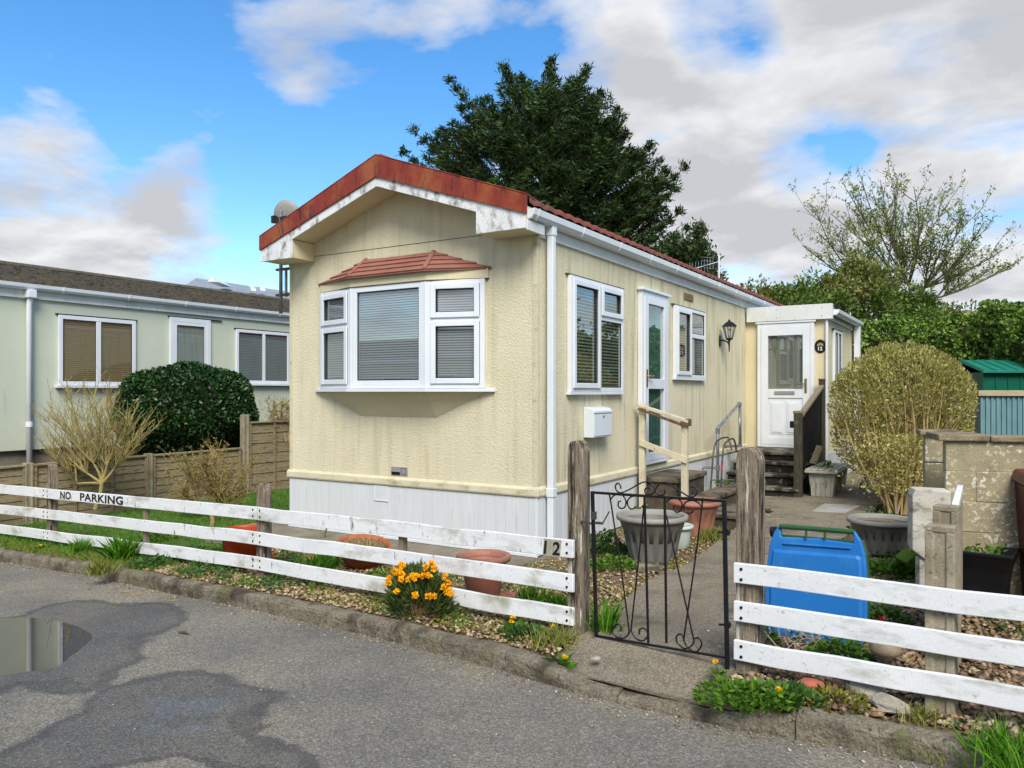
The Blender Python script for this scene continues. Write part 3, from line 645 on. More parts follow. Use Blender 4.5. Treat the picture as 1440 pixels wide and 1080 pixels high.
def dframe(root, O, U, N, W, H, name='door'):
    fr = (Vector(O), Vector(U), Vector(N)); mb = MB()
    mb.lbox(fr, 0,.065,0,H,0,.06); mb.lbox(fr, W-.065,W,0,H,0,.06); mb.lbox(fr, .065,W-.065,H-.06,H,0,.058); mb.lbox(fr, .065,W-.065,0,.04,0,.07)
    return fr, mb
fr, mb = dframe(home, (.003,2.52,.685), (0,1,0), (1,0,0), .93, 2.185)
mb.lbox(fr, -.03,.96,2.186,2.222,0,.085)
d1 = mb.build('door_frame', 'upvc', home, bevel=.006)
lf = MB()
for a, b, c0, d0 in ((.068,.19,.042,2.122),(.74,.862,.042,2.122),(.19,.74,.042,.145),(.19,.74,.955,1.085),(.19,.74,2.03,2.122)): lf.lbox(fr, a, b, c0, d0, .012, .072)
dl = lf.build('door', 'upvc', home, bevel=.006)
for v0, v1 in ((.145,.955),(1.085,2.03)):
    p = MB(); p.lbox(fr,.19,.74,v0,v1,.040,.044); p.build('pane', 'pane_side', dl)
    p = MB(); p.lbox(fr,.19,.74,v0,v1,.010,.016); p.build('door_glass', 'door_glass_green', dl)
hd = MB(); hd.lbox(fr, .105,.14,.98,1.20,.0725,.080); hd.tube([fr[0]+Vector((.085,.122,1.12)), fr[0]+Vector((.115,.122,1.12))], .010, 8); hd.tube([fr[0]+Vector((.115,.118,1.12)), fr[0]+Vector((.118,.26,1.115))], .010, 8)
hd.build('handle', 'brass', dl, smooth=False)
mb = MB(); mb.box(0,.012,4.22,4.62,2.93,3.03)
for k in range(5): mb.box(.012,.018,4.235,4.605,2.938+k*.018,2.948+k*.018)
mb.build('air_vent', 'vent_brown', home)
# ------------------------------------------------------------------ the porch built on to the side
PY = 7.57
mb = MB(); mb.box(.0005,1.37,PY,10.5,.56,2.86); mb.build('porch_wall', 'porch_render', home)
mb = MB(); mb.box(1.371,1.385,PY,10.5,.0,.56); mb.box(.25,1.37,PY-.012,PY+.01,.0,.56); mb.build('porch_skirting', 'skirt_white', home, bevel=.003)
mb = MB(); mb.box(.03,1.465,PY-.085,PY-.06,2.845,3.105); mb.box(1.44,1.465,PY-.06,PY+.02,2.845,3.105); mb.build('porch_fascia', 'fascia_white', home, bevel=.004)
mb = MB()
for x in (.56,1.30):
    for z in (2.90,3.04): mb.box(x-.008,x+.008,PY-.088,PY-.085,z-.008,z+.008)
mb.build('fascia_screw', 'cable_grey', home)
mb = MB(); mb.box(.03,1.44,PY-.058,10.6,3.0,3.06); mb.build('porch_roof', 'slate_grey', home)
mb = MB(); mb.box(1.372,1.40,PY+.02,10.5,2.84,2.99); mb.build('porch_eaves', 'fascia_white', home)
gutter(home, 1.44, PY+.03, 10.62, 2.925, 1, 'porch_gutter')
mb = MB(); mb.box(1.42,1.53,10.28,10.42,.05,2.92); mb.build('porch_downpipe', 'upvc', home, bevel=.006)
mb = MB(); mb.box(1.352,1.392,PY-.045,PY-.003,.05,2.843); mb.build('corner_pipe', 'upvc', home, bevel=.004)
fr, mb = dframe(home, (.215,PY-.003,.635), (1,0,0), (0,-1,0), .955, 2.17)
mb.lbox(fr, -.03,.985,2.172,2.205,0,.075)
mb.build('porch_door_frame', 'upvc', home, bevel=.006)
lf = MB()
for a, b, c0, d0 in ((.068,.185,.042,2.108),(.77,.887,.042,2.108),(.185,.77,.042,.17),(.185,.77,.86,1.02),(.185,.77,1.955,2.108)): lf.lbox(fr, a, b, c0, d0, .012, .072)
lf.lbox(fr, .185,.77,.17,.86,.012,.058)
pd = lf.build('porch_door', 'upvc', home, bevel=.006)
pn = MB()
for u in (.225, .50):
    pn.lbox(fr, u,u+.225,.235,.80,.0585,.066)
    pn.lbox(fr, u+.03,u+.195,.265,.77,.0662,.074)
pn.build('moulded_panel', 'upvc', pd, bevel=.012)
p = MB(); p.lbox(fr,.185,.77,1.02,1.955,.040,.044); p.build('pane', 'pane_side', pd)
p = MB(); p.lbox(fr,.185,.77,1.02,1.955,.010,.016); p.build('door_glass', 'door_grey', pd)
p = MB(); p.lbox(fr,.30,.64,.925,.985,.0722,.084); p.build('letter_plate', 'silver', pd, bevel=.004)
hd = MB(); hd.lbox(fr, .805,.84,.955,1.20,.0725,.082)
q0 = fr[0]+Vector((.822,-.085,1.11)); hd.tube([q0, q0+Vector((0,-.03,0)), q0+Vector((-.14,-.035,-.005))], .010, 8); hd.build('handle', 'brass', pd)
win(home, (1.373,8.05,1.75), (0,1,0), (1,0,0), .80, .95, [(.055,.37,.055,.89,0), (.43,.745,.055,.89,0)], [(.37,.43,.05,.90)], 'net_curtain', 'pane_side')
mb = MB(); mb.box(1.371,1.42,8.0,8.9,2.702,2.722); mb.build('drip_strip', 'step_brick', home)
# ------------------------------------------------------------------ things fixed to the home
pq = thing('house_number_plaque', 'oval black number 12 plaque on the cream wall beside the porch door', 'plaque', (1.262,PY-.004,2.30))
mb = MB(); mb.lathe([(.001,0),(.088,0),(.095,.004),(.088,.010),(.001,.0101)], (0,0,0), 28)
mb.v = [(1.262+x, PY-.003-z, 2.385+y*1.25) for x, y, z in mb.v]; mb.build('plate', 'plaque_black', pq)
mb = MB(); text_into(mb, '12', .062, lambda u, v, n: Vector((1.228+u, PY-.0135-n, 2.315+v)), .003, .02); mb.build('numeral', 'white_paint', pq)
mb = MB()
for k in range(7):
    a = k*math.pi/6; q = Vector((1.262, PY-.0145, 2.40)); mb.bar(q+Vector((math.cos(a)*.008,0,math.sin(a)*.008)), q+Vector((math.cos(a)*.052,0,math.sin(a)*.048)), .012, .003, (0,1,0))
mb.build('flower_motif', 'gold', pq)
# letterbox
a = X(835,590,.125); b = X(861,590,.125); y0, y1 = a.y, b.y
lb = thing('letterbox', 'white metal letterbox on the cream wall between the front corner and glazed door', 'letterbox', (.06,(y0+y1)/2,1.1))
mb = MB(); mb.prism([(.002,y0,1.11),(.122,y0,1.11),(.122,y0,1.40),(.10,y0,1.425),(.002,y0,1.44)], (0,y1-y0,0)); mb.build('body', 'letterbox', lb, bevel=.006)
mb = MB(); mb.box(.1225,.129,y0+.012,y1-.012,1.125,1.36); mb.build('door', 'letterbox', lb, bevel=.005)
mb = MB(); mb.box(.1225,.134,y0+.006,y1-.006,1.372,1.396); mb.build('flap', 'letterbox', lb, bevel=.004)
mb = MB(); mb.tube([(.129,(y0+y1)/2,1.335),(.136,(y0+y1)/2,1.335)], .012, 10); mb.build('lock', 'dark_steel', lb)
# wall lantern
ly = X(1029,465,.2).y; ln = thing('wall_lantern', 'black coach lantern fixed to the cream side wall near the porch', 'lantern', (.02,ly,2.25))
def sq(mb, cx, cy, prof, n=6):
    mb.lathe(prof, (cx, cy, 0), n, close=True)
mb = MB(); mb.prism([(.002,ly-.03,2.34),(.002,ly+.03,2.34),(.002,ly+.045,2.43),(.002,ly+.03,2.52),(.002,ly-.03,2.52),(.002,ly-.045,2.43)], (.02,0,0)); mb.build('backplate', 'lamp_black', ln, bevel=.004)
mb = MB(); mb.tube([(.02,ly,2.44),(.07,ly,2.44),(.13,ly,2.41),(.16,ly,2.36)], .013, 8); mb.tube([(.16,ly,2.44),(.16,ly,2.33),(.16,ly,2.25)], [.018,.013,.008], 8); mb.build('bracket', 'lamp_black', ln, smooth=True)
mb = MB(); sq(mb, .16, ly, [(.018,2.43),(.055,2.45),(.06,2.465),(.05,2.47)]); sq(mb, .16, ly, [(.125,2.655),(.115,2.675),(.05,2.73),(.022,2.738),(.018,2.76),(.004,2.775)])
for k in range(6):
    a = k*math.pi/3; mb.bar((.16+.052*math.cos(a), ly+.052*math.sin(a), 2.46), (.16+.105*math.cos(a), ly+.105*math.sin(a), 2.66), .010, .010)
mb.build('cage', 'lamp_black', ln)
mb = MB(); mb.lathe([(.046,2.472),(.097,2.652)], (.16,ly,0), 6); mb.build('lantern_glass', 'pane_glass', ln)
mb = MB(); mb.lathe([(.012,2.47),(.014,2.54),(.024,2.57),(.020,2.61),(.004,2.63)], (.16,ly,0), 10, close=True); mb.build('bulb', 'white_paint', ln, smooth=True)
# satellite dish on a pole bracketed to the far side
dp = X(395,400,-3.62); sx, sy = -3.62, dp.y
sd = thing('satellite_dish', 'grey satellite dish on a pole bracketed to the left side of the cream home', 'satellite dish', (sx,sy,2.4))
zt = D(398,300,1).z
t_ = (Vector((sx,sy,0))-Vector(CAM)); dd = t_.x*VV[0]+t_.y*VV[1]
zz = lambda py: 1.6+(HY-py)/F*dd
mb = MB(); mb.tube([(sx,sy,zz(441)),(sx,sy,zz(296))], .022, 10); mb.build('pole', 'galv', sd, smooth=True)
mb = MB(); mb.tube([(sx+.09,sy,zz(418)),(sx+.09,sy,zz(378))], .018, 8); mb.build('wall_bar', 'galv', sd)
for z in (zz(379), zz(415)):
    mb = MB(); mb.box(sx-.075,-HW-.003,sy-.02,sy+.02,z-.014,z+.014); mb.build('bracket', 'rust_wood', sd, bevel=.003)
dc = D(403,305,dd+.12); M3 = (Vector((-.30,.92,.28)).to_track_quat('Z','Y')).to_matrix()
mb = MB(); pr = [(.001,.055),(.10,.049),(.20,.03),(.28,.004),(.285,-.006),(.28,-.004),(.20,.022),(.10,.041),(.001,.047)]
mb.lathe([(r, -z) for r, z in pr], (0,0,0), 32); mb.v = [tuple(dc+M3@Vector((p[0]*.66, p[1]*.72, p[2]*.66+.02))) for p in mb.v]; mb.build('reflector', 'dish', sd, smooth=True)
mb = MB(); mb.obox((sx,sy+.03,zz(309)), (.22,.10,.07)); mb.obox((sx-.12,sy+.0,zz(307)), (.06,.05,.09)); mb.tube([(sx,sy+.05,zz(312)), tuple(dc)], .02, 8); mb.build('mount', 'black_plastic', sd, bevel=.006)
mb = MB(); e = dc+M3@Vector((0,-.12,.22)); mb.tube([dc+M3@Vector((0,-.2,.0)), e], .012, 6); mb.tube([e, e+M3@Vector((0,.05,-.09))], .028, 8); mb.build('feed_arm', 'cable_grey', sd)
# ------------------------------------------------------------------ the sage-green neighbour
nb = thing('neighbour_bungalow', 'pale sage-green bungalow with mossy brown tiled roof and white gutter', 'bungalow', (-12,4,-.3))
NX = -10.0; NY0, NY1 = -7.0, 13.0
mb = MB(); mb.prism([(NX,NY0,.63),(NX,NY0,3.30),(-11.75,NY0,3.82),(-13.5,NY0,3.30),(-13.5,NY0,.63)], (0,NY1-NY0,0)); mb.build('wall', 'sage_render', nb)
mb = MB(); mb.box(-13.45,NX-.05,NY0+.05,NY1-.05,-.5,.629); mb.build('plinth', 'conc_slab', nb)
mb = MB(); mb.box(NX-.01,NX+.02,NY0,NY1,.615,.635); mb.build('base_trim', 'black_gap', nb)
mb = MB()
for s, ev in ((1, -9.86), (-1, -13.64)):
    e0, e1, t0, t1 = Vector((ev,NY0-.2,3.40)), Vector((ev,NY1+.2,3.40)), Vector((-11.75,NY0-.2,3.95)), Vector((-11.75,NY1+.2,3.95))
    n = 9
    for i in range(n):   # courses broken into tiles of uneven height
        y = NY0-.2+(i % 2)*.15
        while y < NY1+.2:
            if s < 0 and y > 3: break
            w = .30; j = random.uniform(-.006, .010); yb = min(y+w, NY1+.2)
            f0, f1 = i/n, (i+1)/n
            a0 = e0.lerp(t0, f0); a1 = e0.lerp(t0, f1); z = Vector((0,0,.036+j*1.6)); z2 = Vector((0,0,.003+j*.4))
            mb.hexa([(a0.x,y+.002,a0.z),(a0.x,yb-.002,a0.z),(a1.x,yb-.002,a1.z),(a1.x,y+.002,a1.z),(a0.x,y+.002,a0.z+z.z),(a0.x,yb-.002,a0.z+z.z),(a1.x,yb-.002,a1.z+z2.z),(a1.x,y+.002,a1.z+z2.z)] if s > 0 else
                    [(a1.x,y+.002,a1.z),(a1.x,yb-.002,a1.z),(a0.x,yb-.002,a0.z),(a0.x,y+.002,a0.z),(a1.x,y+.002,a1.z+z2.z),(a1.x,yb-.002,a1.z+z2.z),(a0.x,yb-.002,a0.z+z.z),(a0.x,y+.002,a0.z+z.z)])
            y += w
mb.build('roof', 'tile_brown', nb)
mb = MB(); mb.tube([(-11.75,NY0-.2,3.965),(-11.75,NY1+.2,3.965)], .06, 8); mb.build('ridge_cap', 'tile_brown', nb)
mb = MB(); mb.box(NX,NX+.05,NY0,NY1,3.17,3.39); mb.build('fascia', 'fascia_white', nb)
gutter(nb, NX+.052, NY0-.2, NY1+.2, 3.315)
for k in range(16):
    yy = NY0+.6+k*1.2; mb = MB(); mb.prism([(NX+.052+a, yy, 3.315+b) for a, b in ((-.002,.02),(.028,-.022),(.088,-.016),(.121,.026),(.129,.09),(.121,.088),(.113,.03),(.085,-.007),(.031,-.013),(.003,.02))], (0,.04,0)); mb.build('gutter_bracket', 'upvc', nb)
mb = MB(); mb.tube([(NX+.11,.29,3.31),(NX+.11,.29,3.18),(NX+.075,.29,3.05),(NX+.075,.29,-.3)], .045, 12); mb.build('downpipe', 'upvc', nb, smooth=True)
mb = MB(); mb.box(NX+.03,NX+.19,.22,.36,3.17,3.30); mb.build('pipe_hopper', 'upvc', nb, bevel=.01)
mb = MB(); mb.tube([(NX+.075,.29,1.02),(NX+.075,.29,1.10)], .055, 12); mb.build('pipe_collar', 'upvc', nb)
U, Nn = (0,1,0), (1,0,0)
win(nb, (NX+.003,.79,1.72), U, Nn, 1.42, 1.22, [(.075,.66,.075,1.15,0), (.75,1.345,.075,1.15,0)], [(.66,.75,.07,1.15)], 'blind_tan', 'pane_glass', fw=.07, label='window with tan blinds')
dfr = win(nb, (NX+.003,2.93,.80), U, Nn, .93, 2.28, [(.15,.78,1.15,2.13,0), (.15,.78,.2,1.0,0)], [(.09,.15,.09,2.19), (.78,.84,.09,2.19), (.15,.78,1.0,1.15), (.15,.78,.09,.2), (.15,.78,2.13,2.19)], 'net_curtain', 'pane_glass', name='door', fw=.09)
win(nb, (NX+.003,4.50,1.79), U, Nn, 1.47, 1.16, [(.07,.70,.07,1.09,0), (.78,1.40,.07,1.09,0)], [(.70,.78,.065,1.10)], 'blind_grey', 'pane_glass', fw=.065, label='window with grey blinds')
for q in ((.74,2.26,1.675,1.718),(4.46,6.02,1.745,1.788)): mb = MB(); mb.box(NX,NX+.10,*q); mb.build('window_sill', 'upvc', nb, bevel=.004)
for q in ((.75,2.25,2.945,2.962),(2.9,4.15,3.085,3.10),(4.47,6.0,2.955,2.972)): mb = MB(); mb.box(NX,NX+.04,*q); mb.build('drip_strip', 'black_gap', nb)
# far grey-roofed house
P1, P2 = D(255,398,42), D(402,414,42)
fh = thing('far_house', 'distant house with grey slate roof, skylights and a small white gable', 'house', (P1.x,P1.y,0))
rv = Vector((RR[0],RR[1],0)); vv = Vector((VV[0],VV[1],0))
def fp(px, py, d): return D(px, py, d)
a, b, c2, d2 = fp(240,415,40), fp(440,432,40), fp(440,415,44), fp(276,391,44)
mb = MB(); mb.prism([a, b, c2, d2], (0,0,-.15)); rfh = mb.build('roof', 'slate_grey', fh)
mb = MB(); q = [fp(242,418,40.2), fp(438,434,40.2)]; mb.prism([q[0], q[1], Vector((q[1].x,q[1].y,0)), Vector((q[0].x,q[0].y,0))], vv*6); mb.build('wall', 'cream_smooth', fh)
gq = [fp(291,396,40.5), fp(307,396.5,40.5), fp(298,390.5,40.5)]; mb = MB(); mb.prism(gq, vv*2); mb.build('gable', 'fascia_white', fh)
for px in (353, 366):
    mb = MB(); n_ = Vector((0,0,.08)); mb.prism([fp(px,410.5,41.3)+n_, fp(px+7,411.5,41.3)+n_, fp(px+3,407.5,42.3)+n_, fp(px-3,406.8,42.3)+n_], (0,0,.12)); mb.build('skylight', 'upvc', fh)
# ------------------------------------------------------------------ white rail fences and the gate
def vplane(p, q):
    p, q = Vector(p), Vector(q); n = Vector((-(q.y-p.y), q.x-p.x, 0))
    def f(px, py, off=0.0):
        r = Vector(ray(px, py)); t = ((p-Vector(CAM)).dot(n)+off*n.length)/r.dot(n); return Vector(CAM)+r*t
    return f
gl, pm, gr, cp = Vector((1.483,-2.062,.037)), Vector((-1.818,-1.814,-.045)), Vector((2.587,-2.232,.065)), Vector((3.534,-2.359,.088))
FL, FR_, FG = vplane(gl, pm), vplane(gr, cp), vplane(gl, gr)
dL = (gl-pm); dL.z = 0; dL.normalize(); nL = Vector((dL.y, -dL.x, 0))     # nL points to the road
dR = (cp-gr); dR.z = 0; dR.normalize(); nR = Vector((dR.y, -dR.x, 0))
lineL = lambda x: gl.y+(x-gl.x)*(pm.y-gl.y)/(pm.x-gl.x)
lineR = lambda x: gr.y+(x-gr.x)*(cp.y-gr.y)/(cp.x-gr.x)
def rail(root, d, n, line, x0, z0, x1, z1, m, h=.113, th=.026, name='rail'):
    a, b = Vector((x0, line(x0), z0)), Vector((x1, line(x1), z1)); mb = MB(); k = 10; nn = n
    for i in range(k):
        p, q = a.lerp(b, i/k), a.lerp(b, (i+1)/k)
        w0, w1 = (0,0)
        base = len(mb.v)
    rows = []
    for i in range(k+1):
        p = a.lerp(b, i/k); j = random.uniform(-.006, .006) if 0 < i < k else 0; o = nn*(random.uniform(-.003,.003) if 0 < i < k else 0)
        rows.append([p+o+Vector((0,0,-h+j)), p+nn*th+o+Vector((0,0,-h+j)), p+nn*th+o+Vector((0,0,j)), p+o+Vector((0,0,j))])
    vs = [v for r in rows for v in r]
    fs = [(i*4+c0, i*4+(c0+1)%4, (i+1)*4+(c0+1)%4, (i+1)*4+c0) for i in range(k) for c0 in range(4)]+[(3,2,1,0), tuple(k*4+c0 for c0 in range(4))]
    mb.add(vs, fs); r_ = mb.build(name, m, root, bevel=.004)
    sc = MB()
    for pt, sgn in ((a, 1), (b, -1)):
        for zz_ in (-.028, -.085):
            q = pt+d*(.045*sgn)+nn*(th+.0005)+Vector((0,0,zz_)); sc.tube([q, q+nn*.004], .0085, 8)
    sc.build('screw', 'lettering', r_)
    return r_
def post(root, ctr, w, dp, ztop, d, n, m='post_wood', round_=.045, name='post', zb=-.25):
    c0 = Vector((ctr.x, ctr.y, 0)); mb = MB(); pr = []
    hw = w/2
    pr = [(-hw, zb), (-hw, ztop-round_*1.6), (-hw*.86, ztop-round_*.7), (-hw*.55, ztop-round_*.15), (-hw*.1, ztop), (hw*.35, ztop-.004), (hw*.75, ztop-round_*.5), (hw, ztop-round_*1.5), (hw, zb)]
    mb.prism([c0+d*u+Vector((0,0,z)) for u, z in pr], -n*dp)
    return mb.build(name, m, root, bevel=.006)
rf = thing('rail_fence', 'weathered white three-rail fence with NO PARKING lettering left of the gate', 'fence', (-2, lineL(-2), gz(-2)))
zt = lambda x: .579+(x+1.818)*(.0217 if x > -1.818 else .033)
zm = lambda x: .357+(x+1.818)*(.0223 if x > -1.818 else .040)
zb_ = lambda x: .135+(x+1.818)*(.0244 if x > -1.818 else .0462)
for z in (zt, zm, zb_):
    for x0, x1 in ((-10.4,-5.905),(-5.895,-1.823),(-1.813,1.460)): rail(rf, dL, nL, lineL, x0, z(x0), x1, z(x1), 'rail_white', .116)
for x, top, w in ((-5.9,.735,.105),(-1.818,.787,.105)): post(rf, Vector((x+.01, lineL(x), 0))-nL*.003, w, .09, top, dL, nL)
post(rf, Vector((1.452, lineL(1.452), 0))-nL*.003, .105, .115, 1.287, dL, nL, zb=-.1)
def stake(x, top, w=.05): 
    q = Vector((x, lineL(x), 0))-nL*.003; mb = MB(); mb.prism([q+dL*(-w/2)+Vector((0,0,-.3)), q+dL*(w/2)+Vector((0,0,-.3)), q+dL*(w/2)+Vector((0,0,top)), q+dL*(-w/2)+Vector((0,0,top+.01))], -nL*.05); return mb.build('stake', 'stake_wood', rf, bevel=.003)
stake(-3.744, .40); sx_ = FL(563, 760); stake(sx_.x, sx_.z+.015, .05)
mb = MB(); q0 = FL(88.5, 702); q1 = FL(176.5, 711); du = (q1-q0); wd = du.length; du.normalize(); up = Vector((0,0,1))
pl = lambda s0, bz: (lambda u, v, n: Vector((q0.x, q0.y, 0))+Vector((du.x,du.y,0))*(s0+u)+nL*(.0285+n)+Vector((0,0,bz+du.z*(s0+u)+v)))
zb0 = zt(q0.x)-.101
def word(tx, s0, s1):
    w = text_into(MB(), tx, .088, pl(0,0), .002, .022, 1.06); text_into(mb, tx, .088, pl(wd*s0, zb0), .002, .022, 1.06, wd*(s1-s0)/w)
word('NO', .0, .18); mb.build('lettering', 'lettering', rf)
mb = MB(); word('PARKING', .337, 1.0); mb.build('lettering', 'lettering', rf)
for i, (pa, pb, dg) in enumerate(((767,778,'1'),(779,791,'2'))):
    a, b = FL(pa, 782), FL(pb, 784); t = -.06
    mb = MB(); z0 = zt(a.x)-.118; P = lambda u, v, n: Vector((a.x, a.y, z0))+Vector((dL.x,dL.y,0))*(u+v*.10)+nL*(.0275+n)+Vector((0,0,v+.012*i*0))
    w = (b-a).length; mb.prism([P(0,0,0), P(w,0,0), P(w,.114,0), P(0,.114,0)], nL*.006); o = mb.build('number_plate', 'plate_grey', rf, bevel=.002)
    mb = MB(); text_into(mb, dg, .086, lambda u, v, n: P(.008+u,.014+v,.0065+n), .003, .022); mb.build('numeral', 'lettering', o)
rt = thing('rail_fence', 'clean white three-rail fence right of the gate on a grey concrete post', 'fence', (3.4, lineR(3.4), gz(3.4)))
for z0, z1 in ((.661,.693),(.451,.497),(.238,.292)):
    s = (z1-z0)/(3.863-2.539); rail(rt, dR, nR, lineR, 2.535, z0, 5.2, z0+s*2.66, 'rail_clean', .109)
post(rt, Vector((2.597, lineR(2.597), 0))-nR*.003, .125, .11, 1.297, dR, nR, zb=.045)
def cpost(root, ctr, w, dp, top, name='concrete_post'):
    mb = MB(); hw = w/2; q = Vector((ctr.x, ctr.y, 0)); g = .022
    pr = [(-hw,0),(-hw*.45,0),(-hw*.40,g*.4),(hw*.40,g*.4),(hw*.45,0),(hw,0),(hw,dp),(-hw,dp)]
    V0 = [q+dR*u-nR*v+Vector((0,0,-.2)) for u, v in pr]; mb.prism(V0, (0,0,top+.2-.03))
    mb.prism([q+dR*u-nR*v+Vector((0,0,top-.0305)) for u, v in ((-hw*.97,.003),(hw*.97,.003),(hw*.97,dp-.003),(-hw*.97,dp-.003))], (0,0,.03))
    return mb.build(name, 'conc_post', root, bevel=.010)
cpost(rt, Vector((3.53, lineR(3.53), 0))-nR*.003, .125, .10, .968)
cpost(rt, Vector((5.1, lineR(5.1), 0))-nR*.003, .125, .10, 1.0)
# side fence that runs back to the block wall
sf = D(1329, 712, 4.3); sfe = D(1343, 686, 5.25)
st = thing('side_fence', 'short rear concrete post with a narrow white rail running back to the block wall', 'fence', (sf.x, sf.y, gz(sf.x)))
cpost(st, sf, .125, .10, sf.z)
mb = MB(); a = Vector((sf.x+.045, sf.y+.11, sf.z-.01)); b = Vector((sfe.x+.03, sfe.y, sf.z-.01)); mb.bar(a, b, .035, .035); mb.build('rail', 'rail_clean', st, bevel=.004)
mb = MB(); mb.bar(a-Vector((0,0,.45)), b-Vector((0,0,.45)), .03, .80); mb.build('gravel_board', 'conc_post', st, bevel=.004)
# gate
gt = thing('garden_gate', 'black wrought-iron garden gate with scrolls hung between two weathered posts', 'gate', (2.04, -2.14, .09))
g1 = lambda pts: [FG(820+x/6, 660+y/6) for x, y in pts]
g2 = lambda pts: [FG(820+x/6, 800+y/6) for x, y in pts]
def spl(pts, k=5):
    P = [Vector(p) for p in pts]; out = []
    for i in range(len(P)-1):
        p0, p1, p2, p3 = P[max(i-1,0)], P[i], P[i+1], P[min(i+2,len(P)-1)]
        for j in range(k):
            t = j/k; out.append(.5*((2*p1)+(p2-p0)*t+(2*p0-5*p1+4*p2-p3)*t*t+(3*p1-p0-3*p2+p3)*t**3))
    return out+[P[-1]]
mb = MB(); A, B, C_, D_ = g1([(78,195)])[0], g1([(1190,268)])[0], g2([(112,565)])[0], g2([(1217,750)])[0]
mb.bar(A, B, .016, .016); mb.bar(C_, D_, .014, .014); mb.bar(A+Vector((0,0,.008)), C_+Vector((0,0,-.01)), .020, .020, (0,1,0)); mb.bar(B+Vector((0,0,.008)), D_+Vector((0,0,-.07)), .022, .022, (0,1,0)); mb.build('gate_frame', 'black_paint', gt, bevel=.002)
for p, q in (([(518,225)], [(550,625)]), ([(688,235)], [(703,625)])):
    mb = MB(); mb.bar(g1(p)[0], g2(q)[0], .013, .013, (0,1,0)); mb.build('bar', 'black_paint', gt, bevel=.002)
SCR = [g1([(320,165),(310,130),(290,118),(272,140),(280,175),(310,198),(345,190),(400,165),(460,130),(510,108),(560,108),(590,130),(605,165),(620,200),(645,218),(675,215),(693,190),(685,165)]),
 g1([(570,170),(545,155),(522,170),(525,200),(545,212),(585,205),(610,170),(640,125),(680,110),(720,120),(780,160),(850,205),(890,228),(930,232),(960,205),(960,170),(935,150),(905,155)]),
 g1([(230,260),(245,235),(280,212),(320,210),(350,240),(362,280),(350,320),(320,330),(297,310),(300,275),(318,268)]), g1([(490,230),(450,225),(400,235),(375,270),(380,310),(405,335),(435,325),(440,310)]),
 g1([(705,270),(740,250),(790,245),(825,270),(835,310),(820,350),(790,362),(765,340),(765,315),(780,303)]), g1([(1005,320),(975,285),(930,262),(880,270),(850,300),(858,345),(885,370),(915,365),(928,340),(915,318)]),
 g1([(222,215),(240,320)])+g2([(320,0),(385,500),(385,540),(360,575),(320,585),(270,565),(245,525),(260,485),(290,465),(318,485),(318,525)]),
 g1([(520,235)])+g2([(460,0),(408,480),(410,530),(435,575),(480,605),(520,600),(545,560),(535,520),(505,500),(475,515),(475,555)]),
 g1([(690,330)])+g2([(800,0),(925,560),(935,610),(920,640),(890,665),(850,670),(800,630),(785,590),(800,555),(835,555),(850,600)]),
 g1([(1005,262),(1005,290)])+g2([(935,0),(857,540),(855,610),(880,660),(930,695),(970,690),(1000,640),(990,600),(960,580),(930,595)])]
for i, s in enumerate(SCR):
    mb = MB(); mb.tube(spl(s, 4), .0048 if i < 6 else .0050, 6); mb.build('scroll', 'black_paint', gt, smooth=True)
mb = MB(); L0, L1 = FG(817,733), FG(835,737); mb.bar(L0, L1, .02, .012); p = FG(836,735); mb.bar(p-nL*.0, FG(848,736), .012, .016); mb.tube([FG(847,737), FG(857,719)], .005, 6); mb.obox(FG(835,725), (.03,.03,.05)); mb.build('latch', 'dark_steel', gt, bevel=.003)
for px, py in ((1018,748),(1019,878)):
    mb = MB(); mb.bar(FG(px-8,py), FG(px+9,py+1), .014, .012); mb.tube([FG(px+6,py-4), FG(px+6,py+5)], .010, 8); mb.build('hinge', 'black_paint', gt, bevel=.002)
# ------------------------------------------------------------------ timber panel fence between the plots
pf = thing('panel_fence', 'brown lapped timber panel fence with concrete posts below the sage bungalow', 'fence', (-8.2, 0, gz(-8.2)))
fxp = -8.2
ptop = X(343, 583, fxp); t0, t1 = X(0, 656, fxp), X(338, 629, fxp); u0, u1 = X(352, 593, fxp), X(406, 591, fxp)
def panel(y0, y1, zt0, zt1):
    zb = gz(fxp)-.02; mb = MB(); n = 7
    for i in range(n):
        a, b = i/n, (i+1)/n
        za0, za1 = zb+(zt0-.03-zb)*a, zb+(zt1-.03-zb)*a; zb0, zb1 = zb+(zt0-.03-zb)*b+.02, zb+(zt1-.03-zb)*b+.02
        o = .012 if i % 2 else .0; lo = .016
        mb.hexa([(fxp,y0,za0),(fxp+lo+.008,y0,za0),(fxp+lo+.008,y1,za1),(fxp,y1,za1),(fxp,y0,zb0),(fxp+.010,y0,zb0),(fxp+.010,y1,zb1),(fxp,y1,zb1)])
    o = mb.build('panel', 'fence_panel', pf, bevel=.003)
    k = max(2, int((y1-y0)/.55))
    for i in range(k+1):
        yy = y0+.03+(y1-y0-.06)*i/k; ztp = zt0+(zt1-zt0)*i/k; mb = MB(); mb.box(fxp+.025,fxp+.045,yy-.022,yy+.022,zb,ztp-.03); mb.build('batten', 'fence_panel', o, bevel=.002)
    mb = MB(); mb.hexa([(fxp-.02,y0,zt0-.03),(fxp+.055,y0,zt0-.03),(fxp+.055,y1,zt1-.03),(fxp-.02,y1,zt1-.03),(fxp-.02,y0,zt0),(fxp+.055,y0,zt0-.004),(fxp+.055,y1,zt1-.004),(fxp-.02,y1,zt1)]); mb.build('capping', 'fence_panel', o, bevel=.002)
yp = ptop.y; sl = (t1.z-t0.z)/(t1.y-t0.y)
zl = lambda y: t0.z+sl*(y-t0.y)
ys = [yp-.06, yp-1.95, yp-3.85, yp-5.75, yp-7.65]
